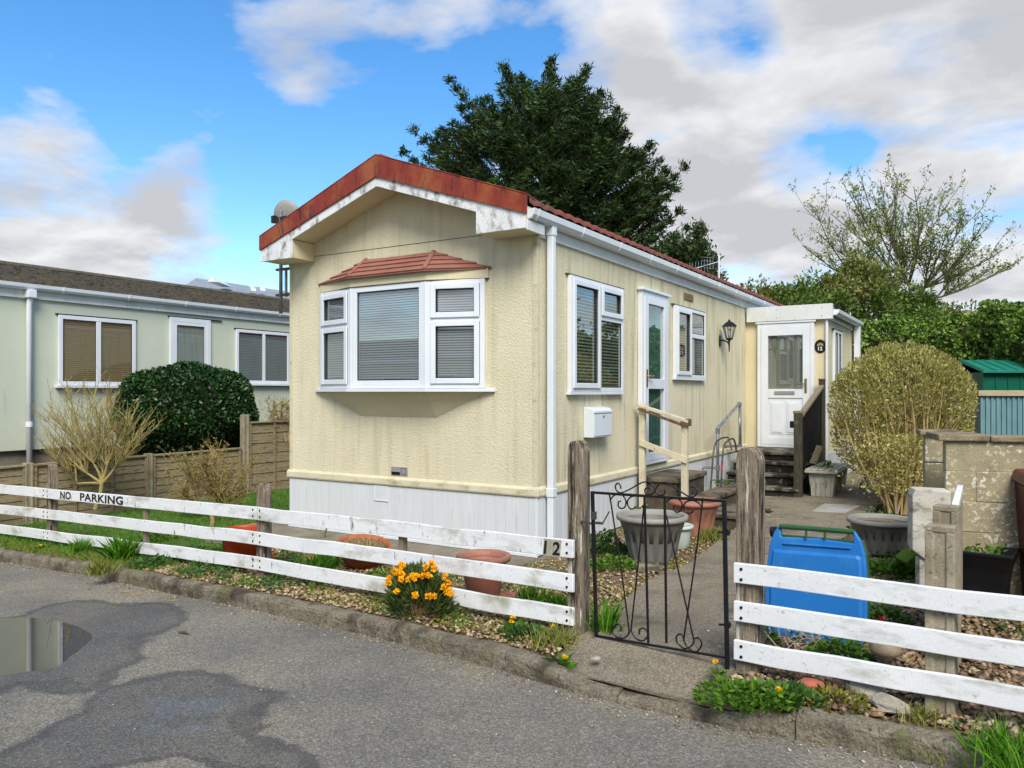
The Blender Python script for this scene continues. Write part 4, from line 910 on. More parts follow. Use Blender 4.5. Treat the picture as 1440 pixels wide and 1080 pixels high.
for a, b in zip(ys, ys[1:]): panel(b+.06, a-.03, zl(b), zl(a))
panel(yp+.09, yp+1.9, u0.z, u1.z); panel(yp+2.05, yp+3.9, u1.z, u1.z); panel(yp+4.05, yp+5.9, u1.z, u1.z)
def fpost(y, top, w=.13):
    mb = MB(); z0 = gz(fxp)-.1; mb.prism([(fxp-.05,y-w/2,z0),(fxp+.06,y-w/2,z0),(fxp+.06,y-w/4,z0),(fxp+.05,y-w/5,z0),(fxp+.05,y+w/5,z0),(fxp+.06,y+w/4,z0),(fxp+.06,y+w/2,z0),(fxp-.05,y+w/2,z0)], (0,0,top-z0)); mb.build('fence_post', 'conc_post', pf, bevel=.008)
fpost(yp+.015, ptop.z); fpost(yp+1.98, ptop.z-.08)
for y in ys[1:]: fpost(y, zl(y)+.02, .11)
# ------------------------------------------------------------------ steps, rails and everything standing about the garden
ps = thing('porch_steps', 'mossy dark concrete steps with pale treads up to the porch door', 'steps', (.75,6.2,.02))
SY = [5.40, 5.72, 6.02, 6.32]; SZ = [.17, .34, .50, .635]; zp = -.05
for i, (y, z) in enumerate(zip(SY, SZ)):
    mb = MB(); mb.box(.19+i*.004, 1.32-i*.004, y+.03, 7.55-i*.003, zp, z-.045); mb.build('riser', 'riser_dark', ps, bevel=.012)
    mb = MB(); mb.box(.175+i*.004, 1.335-i*.004, y, (SY[i+1]+.028 if i < 3 else 7.553), z-.0445, z); mb.build('tread', 'conc_step', ps, bevel=.010); zp = z-.044
pr_ = thing('porch_railing', 'dark timber handrail with black spindles on the right of the porch steps', 'railing', (1.33,6.5,.03))
mb = MB(); mb.box(1.265,1.375,5.42,5.53,-.02,1.28); mb.build('newel', 'dark_timber', pr_, bevel=.006); mb = MB(); mb.box(1.255,1.385,5.41,5.54,1.2802,1.325); mb.build('newel_cap', 'stake_wood', pr_, bevel=.012)
mb = MB(); mb.box(1.27,1.36,7.36,7.45,.03,1.80); mb.build('newel', 'dark_timber', pr_, bevel=.006); mb = MB(); mb.box(1.262,1.368,7.352,7.458,1.8002,1.83); mb.build('newel_cap', 'rust_wood', pr_, bevel=.01)
ha, hb = Vector((1.318,5.535,1.22)), Vector((1.318,7.358,1.70))
mb = MB(); mb.bar(ha, hb, .085, .045); mb.build('handrail', 'stake_wood', pr_, bevel=.006)
mb = MB(); mb.bar(ha-Vector((0,0,1.0)), hb-Vector((0,0,1.0)), .05, .05); mb.build('bottom_rail', 'black_paint', pr_, bevel=.004)
for k in range(15):
    t = (k+.6)/15.2; p = ha.lerp(hb, t); mb = MB(); mb.box(p.x-.014,p.x+.014,p.y-.014,p.y+.014,p.z-.98,p.z-.02); mb.build('spindle', 'black_paint', pr_)
mb = MB(); mb.box(1.205,1.2645,5.44,5.50,1.07,1.17); mb.build('bracket', 'black_plastic', pr_, bevel=.006)
# door steps by the side door
ds = thing('door_steps', 'stained block steps below the glazed side door', 'steps', (.5,3,.02))
mb = MB(); mb.box(.016,.52,2.49,3.55,.0,.50); mb.build('block', 'step_brick', ds, bevel=.012); mb = MB(); mb.box(.018,.55,2.46,3.57,.5003,.56); mb.build('step_slab', 'step_top', ds, bevel=.01)
mb = MB(); mb.box(.53,.82,2.95,4.25,.0,.25); mb.build('block', 'step_brick', ds, bevel=.012); mb = MB(); mb.box(.53,.85,2.92,4.28,.2503,.30); mb.build('step_slab', 'step_top', ds, bevel=.01)
mb = MB(); mb.box(.86,1.24,2.5,3.42,.0,.125); mb.build('block', 'step_brick', ds, bevel=.012); mb = MB(); mb.box(.855,1.27,2.47,3.45,.1253,.17); mb.build('step_slab', 'step_top', ds, bevel=.01)
cr = thing('door_handrail', 'peeling cream timber handrail beside the block steps of the side door', 'handrail', (.4,2.4,.02))
py_ = 2.40; a, b = Y(897,569,py_), Y(970,593,py_)
for px, t in ((903.5,567),(963,590)):
    q = Y(px, t, py_); mb = MB(); mb.box(q.x-.037,q.x+.037,py_-.03,py_+.03,-.0,q.z); mb.build('post', 'cream_paint', cr, bevel=.004)
mb = MB(); mb.bar(Vector((a.x,py_-.015,a.z)), Vector((b.x,py_-.015,b.z)), .10, .035); mb.build('handrail', 'cream_paint', cr, bevel=.004)
mb = MB(); mb.bar(Y(928,586,py_-.07), Y(958,597,py_-.07), .02, .035); mb.bar(Y(897,575,py_-.07), Y(927,585.5,py_-.07), .016, .03); mb.build('split_rail', 'rust_wood', cr, bevel=.004)
mb = MB(); mb.bar(Y(900,622,py_-.045), Y(967,648,py_-.045), .025, .075); mb.build('midrail', 'cream_paint', cr, bevel=.004)
mb = MB(); mb.box(Y(959,595,py_).x, Y(971,595,py_).x, py_-.06, py_+.04, Y(965,599,py_).z, Y(965,589,py_).z); mb.build('end_cap', 'rust_wood', cr, bevel=.004)
gh = thing('pipe_handrail', 'grey galvanised pipe handrail against the cream side wall', 'handrail', (.25,5.6,0))
mb = MB(); mb.tube([(.25,5.03,0),(.25,5.03,1.03),(.25,5.06,1.07),(.25,6.20,1.41),(.25,6.25,1.40),(.25,6.26,.74)], .024, 10); mb.tube([(.25,6.26,.75),(.25,6.26,.72),(.0,6.26,.70)], .022, 8); mb.build('rail', 'galv', gh, smooth=True)
for p, q in (((.25,5.03,.98),(.25,5.03,1.06)),((.25,6.20,1.405),(.25,6.255,1.41)),((.25,6.26,.70),(.25,6.26,.76)),((.25,5.03,.42),(.25,5.03,.50))):
    mb = MB(); mb.tube([p, q], .034, 10); mb.build('clamp', 'galv', gh)
mb = MB(); mb.tube([(.25,5.03,.46),(.014,5.03,.46)], .018, 8); mb.build('wall_stay', 'galv', gh)
wf = thing('walking_frame', 'bent grey walking frame with red tape leaning by the pipe handrail', 'walking frame', (.5,4.4,.02))
W1 = lambda pts, c0: spl([X(px, py, c0) for px, py in pts], 5)
mb = MB(); mb.tube(W1([(999,690),(1001,665),(1003,640),(1006,624),(1013,617),(1021,615),(1025,616)], .40), .013, 8); mb.build('tube_frame', 'dark_steel', wf, smooth=True)
mb = MB(); mb.tube(W1([(1014,688),(1015,660),(1016.5,637),(1019,625),(1025,619),(1031,617),(1034,624),(1035.5,635)], .60), .013, 8); mb.tube([X(1025,616,.40), X(1024,619,.60)], .012, 8); mb.build('tube_frame', 'dark_steel', wf, smooth=True)
mb = MB(); mb.tube([X(1026,621,.42), X(1029,633,.42)], .012, 8); mb.tube([X(1000,675,.42), X(1032,675,.42)], .010, 8); mb.tube([X(1008,681,.5), X(1032,679,.5)], .010, 8); mb.build('cross_tube', 'galv', wf)
mb = MB(); mb.tube([X(1014.9,661,.60), X(1015.3,655,.60)], .016, 8); mb.build('tape', 'red_tape', wf)
# pots ------------------------------------------------
def pot(name, label, ctr, rt, rb, h, m, rim=None, rimh=.05, rimo=.02, flutes=0, depth=.82, cat='plant pot', fill=None, group=None, rimr=True):
    t = thing(name, label, cat, ctr, group)
    fl = (lambda a, z: -.075*abs(math.sin(a*flutes/2))**.7 if z < h*.70 and z > .01 else 0) if flutes else None
    z1 = h-rimh
    prof = [(rb*.0+.001,.0),(rb*.94,.0),(rb,.012),(rb+(rt-rb)*.35,h*.35),(rb+(rt-rb)*.66,h*.66),(rb+(rt-rb)*.70,h*.71),(rt-.005,z1)]
    mb = MB(); mb.lathe(prof, ctr, 96 if flutes else 48, flute=fl); mb.lathe([(rt-.02,h-.01),(rb+(rt-rb)*.5-.02,h*.45),(.001,h*.40)][::1], ctr, 40); mb.build('body', m, t, smooth=True)
    q = MB(); q.lathe([(rt-.02,z1-.002),(rt+rimo,z1+.002),(rt+rimo+.004,z1+rimh*.4),(rt+rimo,h-.004),(rt+rimo*.5,h),(rt-.012,h-.003),(rt-.022,h-.012),(rt-.03,h-rimh)], ctr, 56); q.build('rim', rim or m, t, smooth=True)
    if fill:
        s = MB(); s.lathe([(.001,h*depth),(rt*.6,h*depth+.01),(rb+(rt-rb)*depth-.012,h*depth-.008)], ctr, 24); s.build('soil', 'soil', t)
    return t
pot('grey_planter', 'large grey fluted plastic planter on the left of the path behind the gate', G(917,787), .312, .215, .43, 'grey_plastic', 'grey_rim', .05, .02, 18)
pot('pale_planter', 'small pale grey-green plastic planter half hidden behind the large grey planter', G(951,770), .155, .125, .235, 'green_grey_plastic', 'green_grey_plastic', .035, .016)
pot('terracotta_tub', 'tall ribbed terracotta-coloured tub in front of the side door steps', G(977,752), .262, .19, .385, 'terracotta', 'terracotta', .05, .02, 14)
tb = pot('grey_planter', 'big grey fluted tub right of the path under the golden hedge shrub', G(1240,776), .29, .225, .325, 'grey_plastic', 'grey_rim', .045, .02, 20, fill=True)
pt = pot('terracotta_pot', 'round terracotta pot standing on a saucer behind the white fence', G(680,846), .185, .115, .345, 'terracotta', 'terracotta', .045, .02)
q = G(681,847); mb = MB(); mb.lathe([(.001,.002),(.135,.002),(.19,.018),(.197,.05),(.185,.05),(.175,.022),(.001,.014)], q, 40); tag(mb.build('plant_saucer', 'terracotta', smooth=True), 'terracotta saucer under the round terracotta pot by the kerb', 'saucer')
for v in pt.children: pass
pt.location.z += .016
q = G(713,842); mb = MB(); mb.obox(q+Vector((0,0,.02)), (.14,.09,.035), Matrix.Rotation(.4,3,'Z')@Matrix.Rotation(.2,3,'X')); tag(mb.build('broken_pot_piece', 'terracotta', bevel=.006), 'broken terracotta shard lying right of the round terracotta pot', 'shard')
bw = thing('terracotta_bowl', 'wide shallow terracotta bowl with dead stalks behind the white fence', 'plant pot', G(509,797))
cb = G(509,797); mb = MB(); mb.lathe([(.001,0),(.13,.0),(.15,.012),(.255,.155),(.262,.16),(.262,.19),(.245,.19),(.238,.16),(.14,.05),(.001,.04)], cb, 48); M3 = Matrix.Rotation(R(10),3,'Y')@Matrix.Rotation(R(6),3,'X')
mb.v = [tuple(cb+M3@(Vector(p)-cb)+Vector((0,0,.03))) for p in mb.v]; mb.build('bowl', 'terra_rust', bw, smooth=True)
mb = MB(); mb.lathe([(.001,.175),(.12,.17),(.237,.158)], cb, 24); mb.v = [tuple(cb+M3@(Vector(p)-cb)+Vector((0,0,.03))) for p in mb.v]; mb.build('soil', 'soil', bw)
mb = MB()
for k in range(34):
    a = random.uniform(0,6.28); r_ = random.uniform(.02,.19); p = cb+Vector((r_*math.cos(a)+.03, r_*math.sin(a), .20)); e = p+Vector((random.uniform(-.08,.08), random.uniform(-.08,.08), random.uniform(.03,.10))); mb.tube([p, (p+e)/2+Vector((0,0,.02)), e], [.004,.003,.002], 4)
mb.build('dead_stalks', 'bark_tan', bw)
op = thing('orange_tub', 'bright orange plastic tub behind the middle fence post', 'plant pot', G(341,796)); co_ = G(341,796)
mb = MB(); mb.lathe([(.001,.0),(.15,.0),(.165,.01),(.19,.34),(.198,.345),(.198,.365),(.186,.365),(.182,.34),(.158,.03),(.001,.03)], co_, 48); mb.build('body', 'orange_plastic', op, smooth=True)
bp = thing('black_pot', 'square tapered black pot against the lichen-spotted block wall', 'plant pot', D(1387,833,5.62)); cb = D(1387,828,5.62); cb.z = gz(cb.x)
def sqring(hw, z): return [cb+Vector((dR.x*u*hw+nR.x*v*hw, dR.y*u*hw+nR.y*v*hw, z)) for u, v in ((-1,1),(1,1),(1,-1),(-1,-1))]
mb = MB(); rings = [(.13,0),(.135,.12),(.15,.24),(.178,.335),(.186,.35),(.186,.372),(.172,.372),(.145,.25),(.125,.05)]
vs = [p for hw, z in rings for p in sqring(hw, z)]; mb.add(vs, [(i*4+j, i*4+(j+1)%4, (i+1)*4+(j+1)%4, (i+1)*4+j) for i in range(len(rings)-1) for j in range(4)]+[(3,2,1,0)]); mb.build('body', 'black_plastic', bp, bevel=.006)
mb = MB(); mb.add(sqring(.165,.30), [(0,1,2,3)]); mb.build('soil', 'soil', bp)
P_ = np.array([cb]*60)+np.column_stack([rng.uniform(-.12,.12,60), rng.uniform(-.12,.12,60), rng.uniform(.31,.40,60)]); leaves('seedling', P_, .045, 'weed', bp, aspect=.6)
# trough bench
tr = thing('trough_bench', 'weathered grey plastic trough on two tapered legs beside the porch railing', 'planter', (1.62,6.1,.04))
def tleg(y0, y1):
    mb = MB(); mb.hexa([(1.475,y0+.02,.03),(1.765,y0+.02,.03),(1.765,y1-.02,.03),(1.475,y1-.02,.03),(1.43,y0,.405),(1.81,y0,.405),(1.81,y1,.405),(1.43,y1,.405)])
    for k in range(5): u = 1.47+k*.068; mb.box(u,u+.02,y0-.006,y0+.03,.06,.39)
    mb.build('leg', 'trough', tr, bevel=.012)
tleg(5.62, 5.88); tleg(6.55, 6.81)
mb = MB(); mb.box(1.39,1.85,5.55,6.90,.405,.44)
for k in range(5): x = 1.40+k*.09; mb.box(x,x+.075,5.56,6.89,.4402,.465)
mb.build('tray', 'trough', tr, bevel=.008)
P_ = np.array([[1.63,5.95,.47]]*70)+np.column_stack([rng.normal(0,.05,70), rng.normal(0,.07,70), rng.uniform(0,.09,70)]); o = leaves('self_seeded_weed', P_, .045, 'weed', None, aspect=.6); tag(o, 'small green weed with a yellow flower growing on the grey trough', 'weed')
# slatted crate and offcut by the trough
q = Vector((1.98,6.85,.05)); mb = MB(); M3 = Matrix.Rotation(R(35),3,'Y')@Matrix.Rotation(R(20),3,'Z')
for k in range(6): mb.obox(q+M3@Vector((-.02,0,.03+k*.05)), (.02,.30,.025), M3)
for s in (-.14,.14): mb.obox(q+M3@Vector((.0,s,.17)), (.015,.02,.34), M3)
tag(mb.build('slatted_rack', 'black_plastic', bevel=.003), 'black slatted plastic rack leaning behind the grey trough', 'rack')
mb = MB(); a, b = D(1143,652,11.9), D(1153,627,12.1); mb.bar(a, b, .02, .10, (1,.3,.2)); tag(mb.build('timber_offcut', 'stake_wood', bevel=.004), 'pale timber offcut leaning on the black porch spindles', 'board')
hp = X(1177,597,1.40); mb = MB(); mb.lathe([(.001,-.08),(.06,-.07),(.10,.0),(.115,.06),(.10,.07),(.09,.05),(.001,.02)], hp+Vector((.10,0,0)), 20); tag(mb.build('wall_pot', 'terra_rust', smooth=True), 'small brown wall pot on the porch side half hidden by the golden shrub', 'plant pot')
# manhole cover
mq = [Vector(G(px, py, 0)) for px, py in ((1141,722),(1188,724),(1212,714),(1160,711))]
mb = MB(); mb.prism([Vector((p.x,p.y,gz(p.x)+.019)) for p in mq], (0,0,.012)); tag(mb.build('manhole_cover', 'drain_cover', bevel=.003), 'flat pale grey drain cover set in the concrete path', 'drain cover')
# bin lid
bl = thing('bin_lid', 'blue wheelie bin lid with a green handle bar standing behind the white rails', 'bin lid', (2.85,-1.6,gz(2.85)))
lc = G(1149,903); lc.y += .02
U = Vector((dR.x,dR.y,0)); Nn = Vector((nR.x,nR.y,0)); tilt = .13
def LP(px, py, n=0.0):   # on the lid's own leaning plane
    r = Vector(ray(px, py)); nrm = (Nn+Vector((0,0,tilt))).normalized(); t = ((lc-Vector(CAM)).dot(nrm)+n)/r.dot(nrm); return Vector(CAM)+r*t
OUT = [(1097,736),(1088,748),(1082,765),(1078.5,790),(1076,820),(1075.5,850),(1078,880),(1084,895),(1095,903),(1115,908),(1145,911),(1180,912),(1200,912),(1212,908),(1217,897),(1218.5,870),(1219,840),(1218.5,805),(1216,780),(1210,760),(1200,745)]
IN = [(1097.5,755),(1199,764)]
nrm = (Nn+Vector((0,0,tilt))).normalized()
body = [LP(*p) for p in OUT]+[LP(1199,764), LP(1150,757), LP(1098,755)]
mb = MB(); mb.prism(body, -nrm*.035); mb.build('lid', 'bin_blue', bl, bevel=.010, seg=3)
cx0 = sum(body, Vector())/len(body)
pan = [p for p in OUT[2:20]]; pcx, pcy = 1148, 845
dome = [LP(max(1082, min(1213, pcx+(x-pcx)*.93)), max(772+(x-1082)*.07, pcy+(y-pcy)*.93)) for x, y in pan]
mb = MB(); cc = sum(dome, Vector())/len(dome); k = len(dome); mb.add([p+nrm*.0005 for p in dome]+[cc+(p-cc)*.955+nrm*.014 for p in dome], [tuple(range(k,2*k))]+[(i,(i+1)%k,k+(i+1)%k,k+i) for i in range(k)])
if (Vector(mb.v[k+1])-Vector(mb.v[k])).cross(Vector(mb.v[k+2])-Vector(mb.v[k+1])).dot(nrm) < 0: mb.f = [tuple(reversed(q)) for q in mb.f]
mb.build('raised_panel', 'bin_blue', bl, bevel=.006, seg=3)
mb = MB(); mb.bar(LP(1101,764)+nrm*.004, LP(1197,771)+nrm*.004, .012, .016, nrm); mb.build('hinge_lip', 'bin_blue', bl, bevel=.004)
mb = MB(); mb.tube([LP(1097,740,.0), LP(1201,748,.0)], .016, 12)
for px in (1133.5, 1160): mb.bar(LP(px,742), LP(px,759), .010, .022, nrm)
mb.bar(LP(1098,753)-nrm*.02, LP(1199,762)-nrm*.02, .02, .016); mb.build('handle_bar', 'bin_green', bl, bevel=.002)
mb = MB(); mb.prism([cx0+(LP(*p)-cx0)*1.003-nrm*.036 for p in OUT[2:20]], -nrm*.05); mb.build('bin_rim', 'bin_green', bl, bevel=.006)
mb = MB(); mb.tube([LP(1080,748)-nrm*.06, LP(1087,748)-nrm*.06], .035, 16); mb.build('wheel', 'black_plastic', bl)
# block wall
bwv = (Vector((RR[0],RR[1],0))*math.cos(R(17))-Vector((VV[0],VV[1],0))*math.sin(R(17))).normalized(); bwn = Vector((bwv.y,-bwv.x,0))
bk = thing('block_wall', 'lichen-spotted concrete block wall with flat coping slabs right of the golden shrub', 'wall', D(1380,834,5.9))
o0 = D(1330,800,5.82); o0.z = 0; fr = (o0, bwv, bwn); zt_ = 1.235; zg = gz(o0.x)-.1
hs = [zt_-.225*k for k in range(7)]
mb = MB()
for k in range(5):
    z1, z0 = hs[k]-.0015, max(hs[k+1]+.0015, zg); cut = .345 if k % 2 == 0 else .20
    for u0, u1 in ((0,cut-.0015),(cut+.0015,.525)): mb.lbox(fr, u0, u1, z0, z1, -.10+random.uniform(-.003,.003)*0, random.uniform(-.003,.003))
mb.build('pier', 'conc_block', bk, bevel=.006)
mb = MB(); mb.lbox(fr, .004,.521,zg,zt_-.004,-.099,-.003); mb.build('mortar', 'conc_block', bk)
o1 = D(1301,700,6.5); o1.z = 0; fr2 = (o1, bwv, bwn); mb = MB()
for k in range(5): mb.lbox(fr2, 0,.44,max(hs[k+1]+.006,zg),hs[k]-.001,-.10,random.uniform(-.003,.003))
mb.lbox((o1, bwv, bwn), .32,.44,zg,zt_-.02,.002,.60); mb.build('return_wall', 'conc_block', bk, bevel=.006)
mb = MB(); mb.lbox(fr, -.055,.285,zt_,zt_+.05,-.42,.03); mb.build('coping', 'coping', bk, bevel=.010)
mb = MB(); mb.lbox(fr, .292,.56,zt_-.002,zt_+.044,-.16,.028); mb.build('coping', 'coping', bk, bevel=.010)
mb = MB(); mb.lbox(fr2, -.045,.26,zt_+.006,zt_+.05,-.14,.035); mb.build('coping', 'coping', bk, bevel=.010)
sl_ = D(1283,700,5.75); sl_.z = 0; fr3 = (sl_, bwv, bwn); T = lambda py: D(1300,py,5.75).z
mb = MB(); b0, b1 = T(783), T(688); pr = [(.02,b1),(.255,b1-.005),(.255,b0-.02),(.09,b0-.02),(.0,b0+.05),(.0,b1-.05)]
mb.prism([sl_+bwv*u+Vector((0,0,v)) for u, v in pr], -bwn*.19); mb.prism([sl_+bwv*u+Vector((0,0,v))-bwn*.02 for u, v in ((.05,b0-.021),(.25,b0-.021),(.25,0),(.05,0))], -bwn*.15)
tag(mb.build('coping_offcut', 'pale_slab', bevel=.008), 'pale chipped concrete slab with cut corners propped beside the block wall', 'slab')
# brown wheelie bin
bb = thing('wheelie_bin', 'dark red-brown wheelie bin at the right edge beside the block wall', 'wheelie bin', D(1482,840,5.6)); bc = D(1482,800,5.6); bc.z = gz(bc.x)-.07; M3 = Matrix.Rotation(math.atan2(bwv.y,bwv.x),3,'Z')
def B(x, y, z): return bc+M3@Vector((x,y,z))
mb = MB(); mb.hexa([B(-.19,-.20,.02),B(.19,-.20,.02),B(.19,.22,.06),B(-.19,.22,.06),B(-.245,-.27,.90),B(.245,-.27,.90),B(.245,.27,.94),B(-.245,.27,.94)]); mb.build('body', 'bin_brown', bb, bevel=.02, seg=3)
mb = MB(); mb.hexa([B(-.275,-.31,.905),B(.275,-.31,.905),B(.27,.29,.945),B(-.27,.29,.945),B(-.245,-.27,.985),B(.245,-.27,.985),B(.24,.28,1.03),B(-.24,.28,1.03)]); mb.build('lid', 'bin_brown', bb, bevel=.02, seg=3)
mb = MB(); mb.tube([B(-.25,.33,.96),B(.25,.33,.96)], .016, 8); mb.build('handle', 'bin_brown', bb)
for s in (-.24,.24): mb = MB(); mb.tube([B(s-.03,.25,.10),B(s+.03,.25,.10)], .10, 20); mb.build('wheel', 'black_plastic', bb, bevel=.006)
# sheds
bx = Vector((RR[0],RR[1],0)); bn = Vector((VV[0],VV[1],0))
def shed(name, label, px, dpt, pt, pe, pb, wide, deep, mw, mr, rib, trim):
    t = thing(name, label, 'shed', D(px,pb,dpt)); O = D(px+4,pb,dpt); O.z = 0; fr = (O, bx, -bn); zt, ze = D(px,pt,dpt).z, D(px,pe,dpt).z; zb = gz(5)
    mb = MB(); mb.lbox(fr, 0,wide,zb,ze-.002,-deep,0); u = .0
    while u < wide-.02:
        if rib == 'seam': mb.lbox(fr, u,u+.018,zb,ze-.01,.0005,.016); u += .21
        else: mb.lbox(fr, u,u+.035,zb,ze-.01,.0005,.018); u += .075
    mb.build('wall', mw, t, bevel=.003); mb = MB(); e = .05
    if trim: mb.lbox(fr, -e,wide+e,ze,zt,-deep-e,.05); mb.build('roof', trim, t, bevel=.006)
    else:
        mb.hexa([fr[0]+bx*a-bn*n+Vector((0,0,z)) for a, n, z in ((-e,.10,ze-.02),(wide+e,.10,ze-.02),(wide+e,-.6,zt-.02),(-e,-.6,zt-.02),(-e,.10,ze+.02),(wide+e,.10,ze+.02),(wide+e,-.6,zt+.02),(-e,-.6,zt+.02))]); u = -e
        mb.hexa([fr[0]+bx*a-bn*n+Vector((0,0,z)) for a, n, z in ((-e,-.6,zt-.02),(wide+e,-.6,zt-.02),(wide+e,-1.3,ze-.02),(-e,-1.3,ze-.02),(-e,-.6,zt+.02),(wide+e,-.6,zt+.02),(wide+e,-1.3,ze+.02),(-e,-1.3,ze+.02))])
        while u < wide: 
            p, q = fr[0]+bx*(u+.02)+bn*-.10+Vector((0,0,ze+.026)), fr[0]+bx*(u+.02)+bn*.6+Vector((0,0,zt+.026)); mb.bar(p, q, .02, .02); u += .19
        mb.build('roof', mr, t, bevel=.004)
shed('green_shed', 'green metal garden shed with ribbed pitched roof below the ivy hedge', 1378, 13.2, 506, 523, 562, 1.9, 1.2, 'shed_green', 'shed_green_roof', 'seam', None)
shed('blue_shed', 'blue-grey corrugated metal store with a pale board along its top', 1374, 11.0, 549, 557, 640, 1.7, .8, 'shed_blue', 'shed_blue', 'corr', 'board_pale')
# stones and odds and ends
def rock(name, label, px, py, s, m, cat, flat=.6, group=None):
    p = G(px, py); bm = bmesh.new(); bmesh.ops.create_icosphere(bm, subdivisions=2, radius=1)
    for v in bm.verts:
        k = 1+random.uniform(-.16,.16); v.co = Vector((v.co.x*s*k*1.2, v.co.y*s*k*.8, max(v.co.z*s*k*flat, -s*.2)))
    bmesh.ops.rotate(bm, verts=bm.verts, matrix=Matrix.Rotation(random.uniform(0,6),3,'Z')); me = bpy.data.meshes.new(name); bm.to_mesh(me); bm.free()
    o = finish(name, me, m, None, False, .01); o.location = p; return tag(o, label, cat, group)
rock('stone', 'grey rounded rock in the weeds between kerb and right-hand rails, left of the flat one', 1218, 976, .085, 'stone', 'rock')
rock('stone', 'flat grey rock behind the kerb next to the concrete fence post', 1250, 996, .095, 'stone', 'rock', .45)
rock('stone', 'pale pebble on the dropped kerb left of the gate', 838, 928, .028, 'stone', 'pebble')
rock('stone', 'reddish stone in the weeds right of the gate post', 1138, 968, .07, 'brick_red', 'rock', .5)
rock('stone', 'small brown stone under the lowest right-hand rail beside the red stone', 1172, 966, .05, 'terracotta', 'rock', .5)
rock('red_ball', 'small red plastic object lying right of the blue bin lid', 1233, 873, .035, 'red_gloss', 'plastic scrap', .8)
q = G(1245,940); mb = MB(); mb.lathe([(.001,0),(.02,.0),(.022,.05),(.075,.085),(.085,.11),(.065,.15),(.03,.17),(.001,.174)], q, 24); tag(mb.build('mushroom_ornament', 'mushroom_stone', smooth=True), 'brown stone mushroom ornament behind the right-hand rails', 'ornament')
mb = MB(); mb.obox(G(911,803)+Vector((0,0,.03)), (.20,.10,.06), Matrix.Rotation(.5,3,'Z')); tag(mb.build('paving_brick', 'conc_step', bevel=.008), 'grey brick edging the path under the large grey planter', 'brick')
mb = MB(); mb.box(*[0]*0) if False else mb.obox(D(1262,716,7.45), (.012,.003,.05)); tag(mb.build('plant_label', 'purple_tag'), 'purple plastic plant label in the big grey tub', 'plant label')
mb = MB(); mb.obox(G(378,790)+Vector((0,0,.045)), (.10,.07,.09), Matrix.Rotation(.3,3,'Z')); tag(mb.build('brick', 'brick_red', bevel=.006), 'pink brick standing just right of the middle fence post', 'brick')
# ------------------------------------------------------------------ gravel, grass and small plants
def pebbles(name, XY, zf, s0, s1, m, lift=.0):
    n = len(XY); s = rng.uniform(s0, s1, n); base = np.array([[1,0,0],[0,1,0],[-1,0,0],[0,-1,0],[0,0,1],[0,0,-1]], float)
    sc = np.stack([s*rng.uniform(.8,1.4,n), s*rng.uniform(.6,1.0,n), s*rng.uniform(.35,.6,n)], 1)
    V = base[None]*sc[:,None,:]*rng.uniform(.75,1.25,(n,6,1))
    a, b = rng.uniform(0,6.28,n), rng.normal(0,.35,n)
    ca, sa, cb, sb = np.cos(a), np.sin(a), np.cos(b), np.sin(b)
    x = V[:,:,0]*cb[:,None]+V[:,:,2]*sb[:,None]; z = -V[:,:,0]*sb[:,None]+V[:,:,2]*cb[:,None]; y = V[:,:,1]
    X2 = x*ca[:,None]-y*sa[:,None]; Y2 = x*sa[:,None]+y*ca[:,None]
    Z0 = zf(XY)+s*.2+lift
    V = np.stack([X2+XY[:,:1], Y2+XY[:,1:2], z+Z0[:,None]], 2).reshape(-1,3)
    Fb = np.array([[0,1,4],[1,2,4],[2,3,4],[3,0,4],[1,0,5],[2,1,5],[3,2,5],[0,3,5]]); Fc = (Fb[None]+6*np.arange(n)[:,None,None]).reshape(-1,3)
    return kind(npmesh(name, V, Fc, m), 'stuff')
def scatter(n, x0, x1, ylo, yhi):
    x = rng.uniform(x0, x1, n); lo = np.array([ylo(v) for v in x]); hi = np.array([yhi(v) for v in x]); return np.column_stack([x, lo+(hi-lo)*rng.uniform(0,1,n)])
ky = lambda x: kerb_y(x)+.13
inpath = lambda P: pdist(P, PATH) > .02
Z = lambda P: gzv(P[:,0])
P = scatter(9000, -3.3, 1.55, ky, lambda x: -.72); P = P[~inpath(P)]; pebbles('gravel', P, Z, .010, .026, 'pebbles')
P = scatter(9500, 2.55, 5.2, ky, lambda x: .9); P = P[~inpath(P)]; pebbles('gravel', P, Z, .012, .030, 'pebbles_brown')
P = scatter(1500, .1, 1.4, lambda x: -.7, lambda x: 2.2); P = P[~inpath(P)]; pebbles('gravel', P, Z, .010, .024, 'pebbles')
P = scatter(900, -8, 5, lambda x: kerb_y(x)-.30*abs(random.gauss(0,.5)), lambda x: kerb_y(x)-.01); pebbles('road_litter', P, lambda Q: gzv(Q[:,0])-RD, .004, .015, 'litter_mix')
P = scatter(260, -6, 4.2, lambda x: -4.8, lambda x: kerb_y(x)-.05); pebbles('road_litter', P, lambda Q: gzv(Q[:,0])-RD-.004, .004, .011, 'pebbles')
P = scatter(160, 1.3, 2.4, lambda x: -2.3, lambda x: 4.0); P = P[inpath(P)]; pebbles('path_grit', P, lambda Q: Z(Q)+.018, .005, .016, 'pebbles')
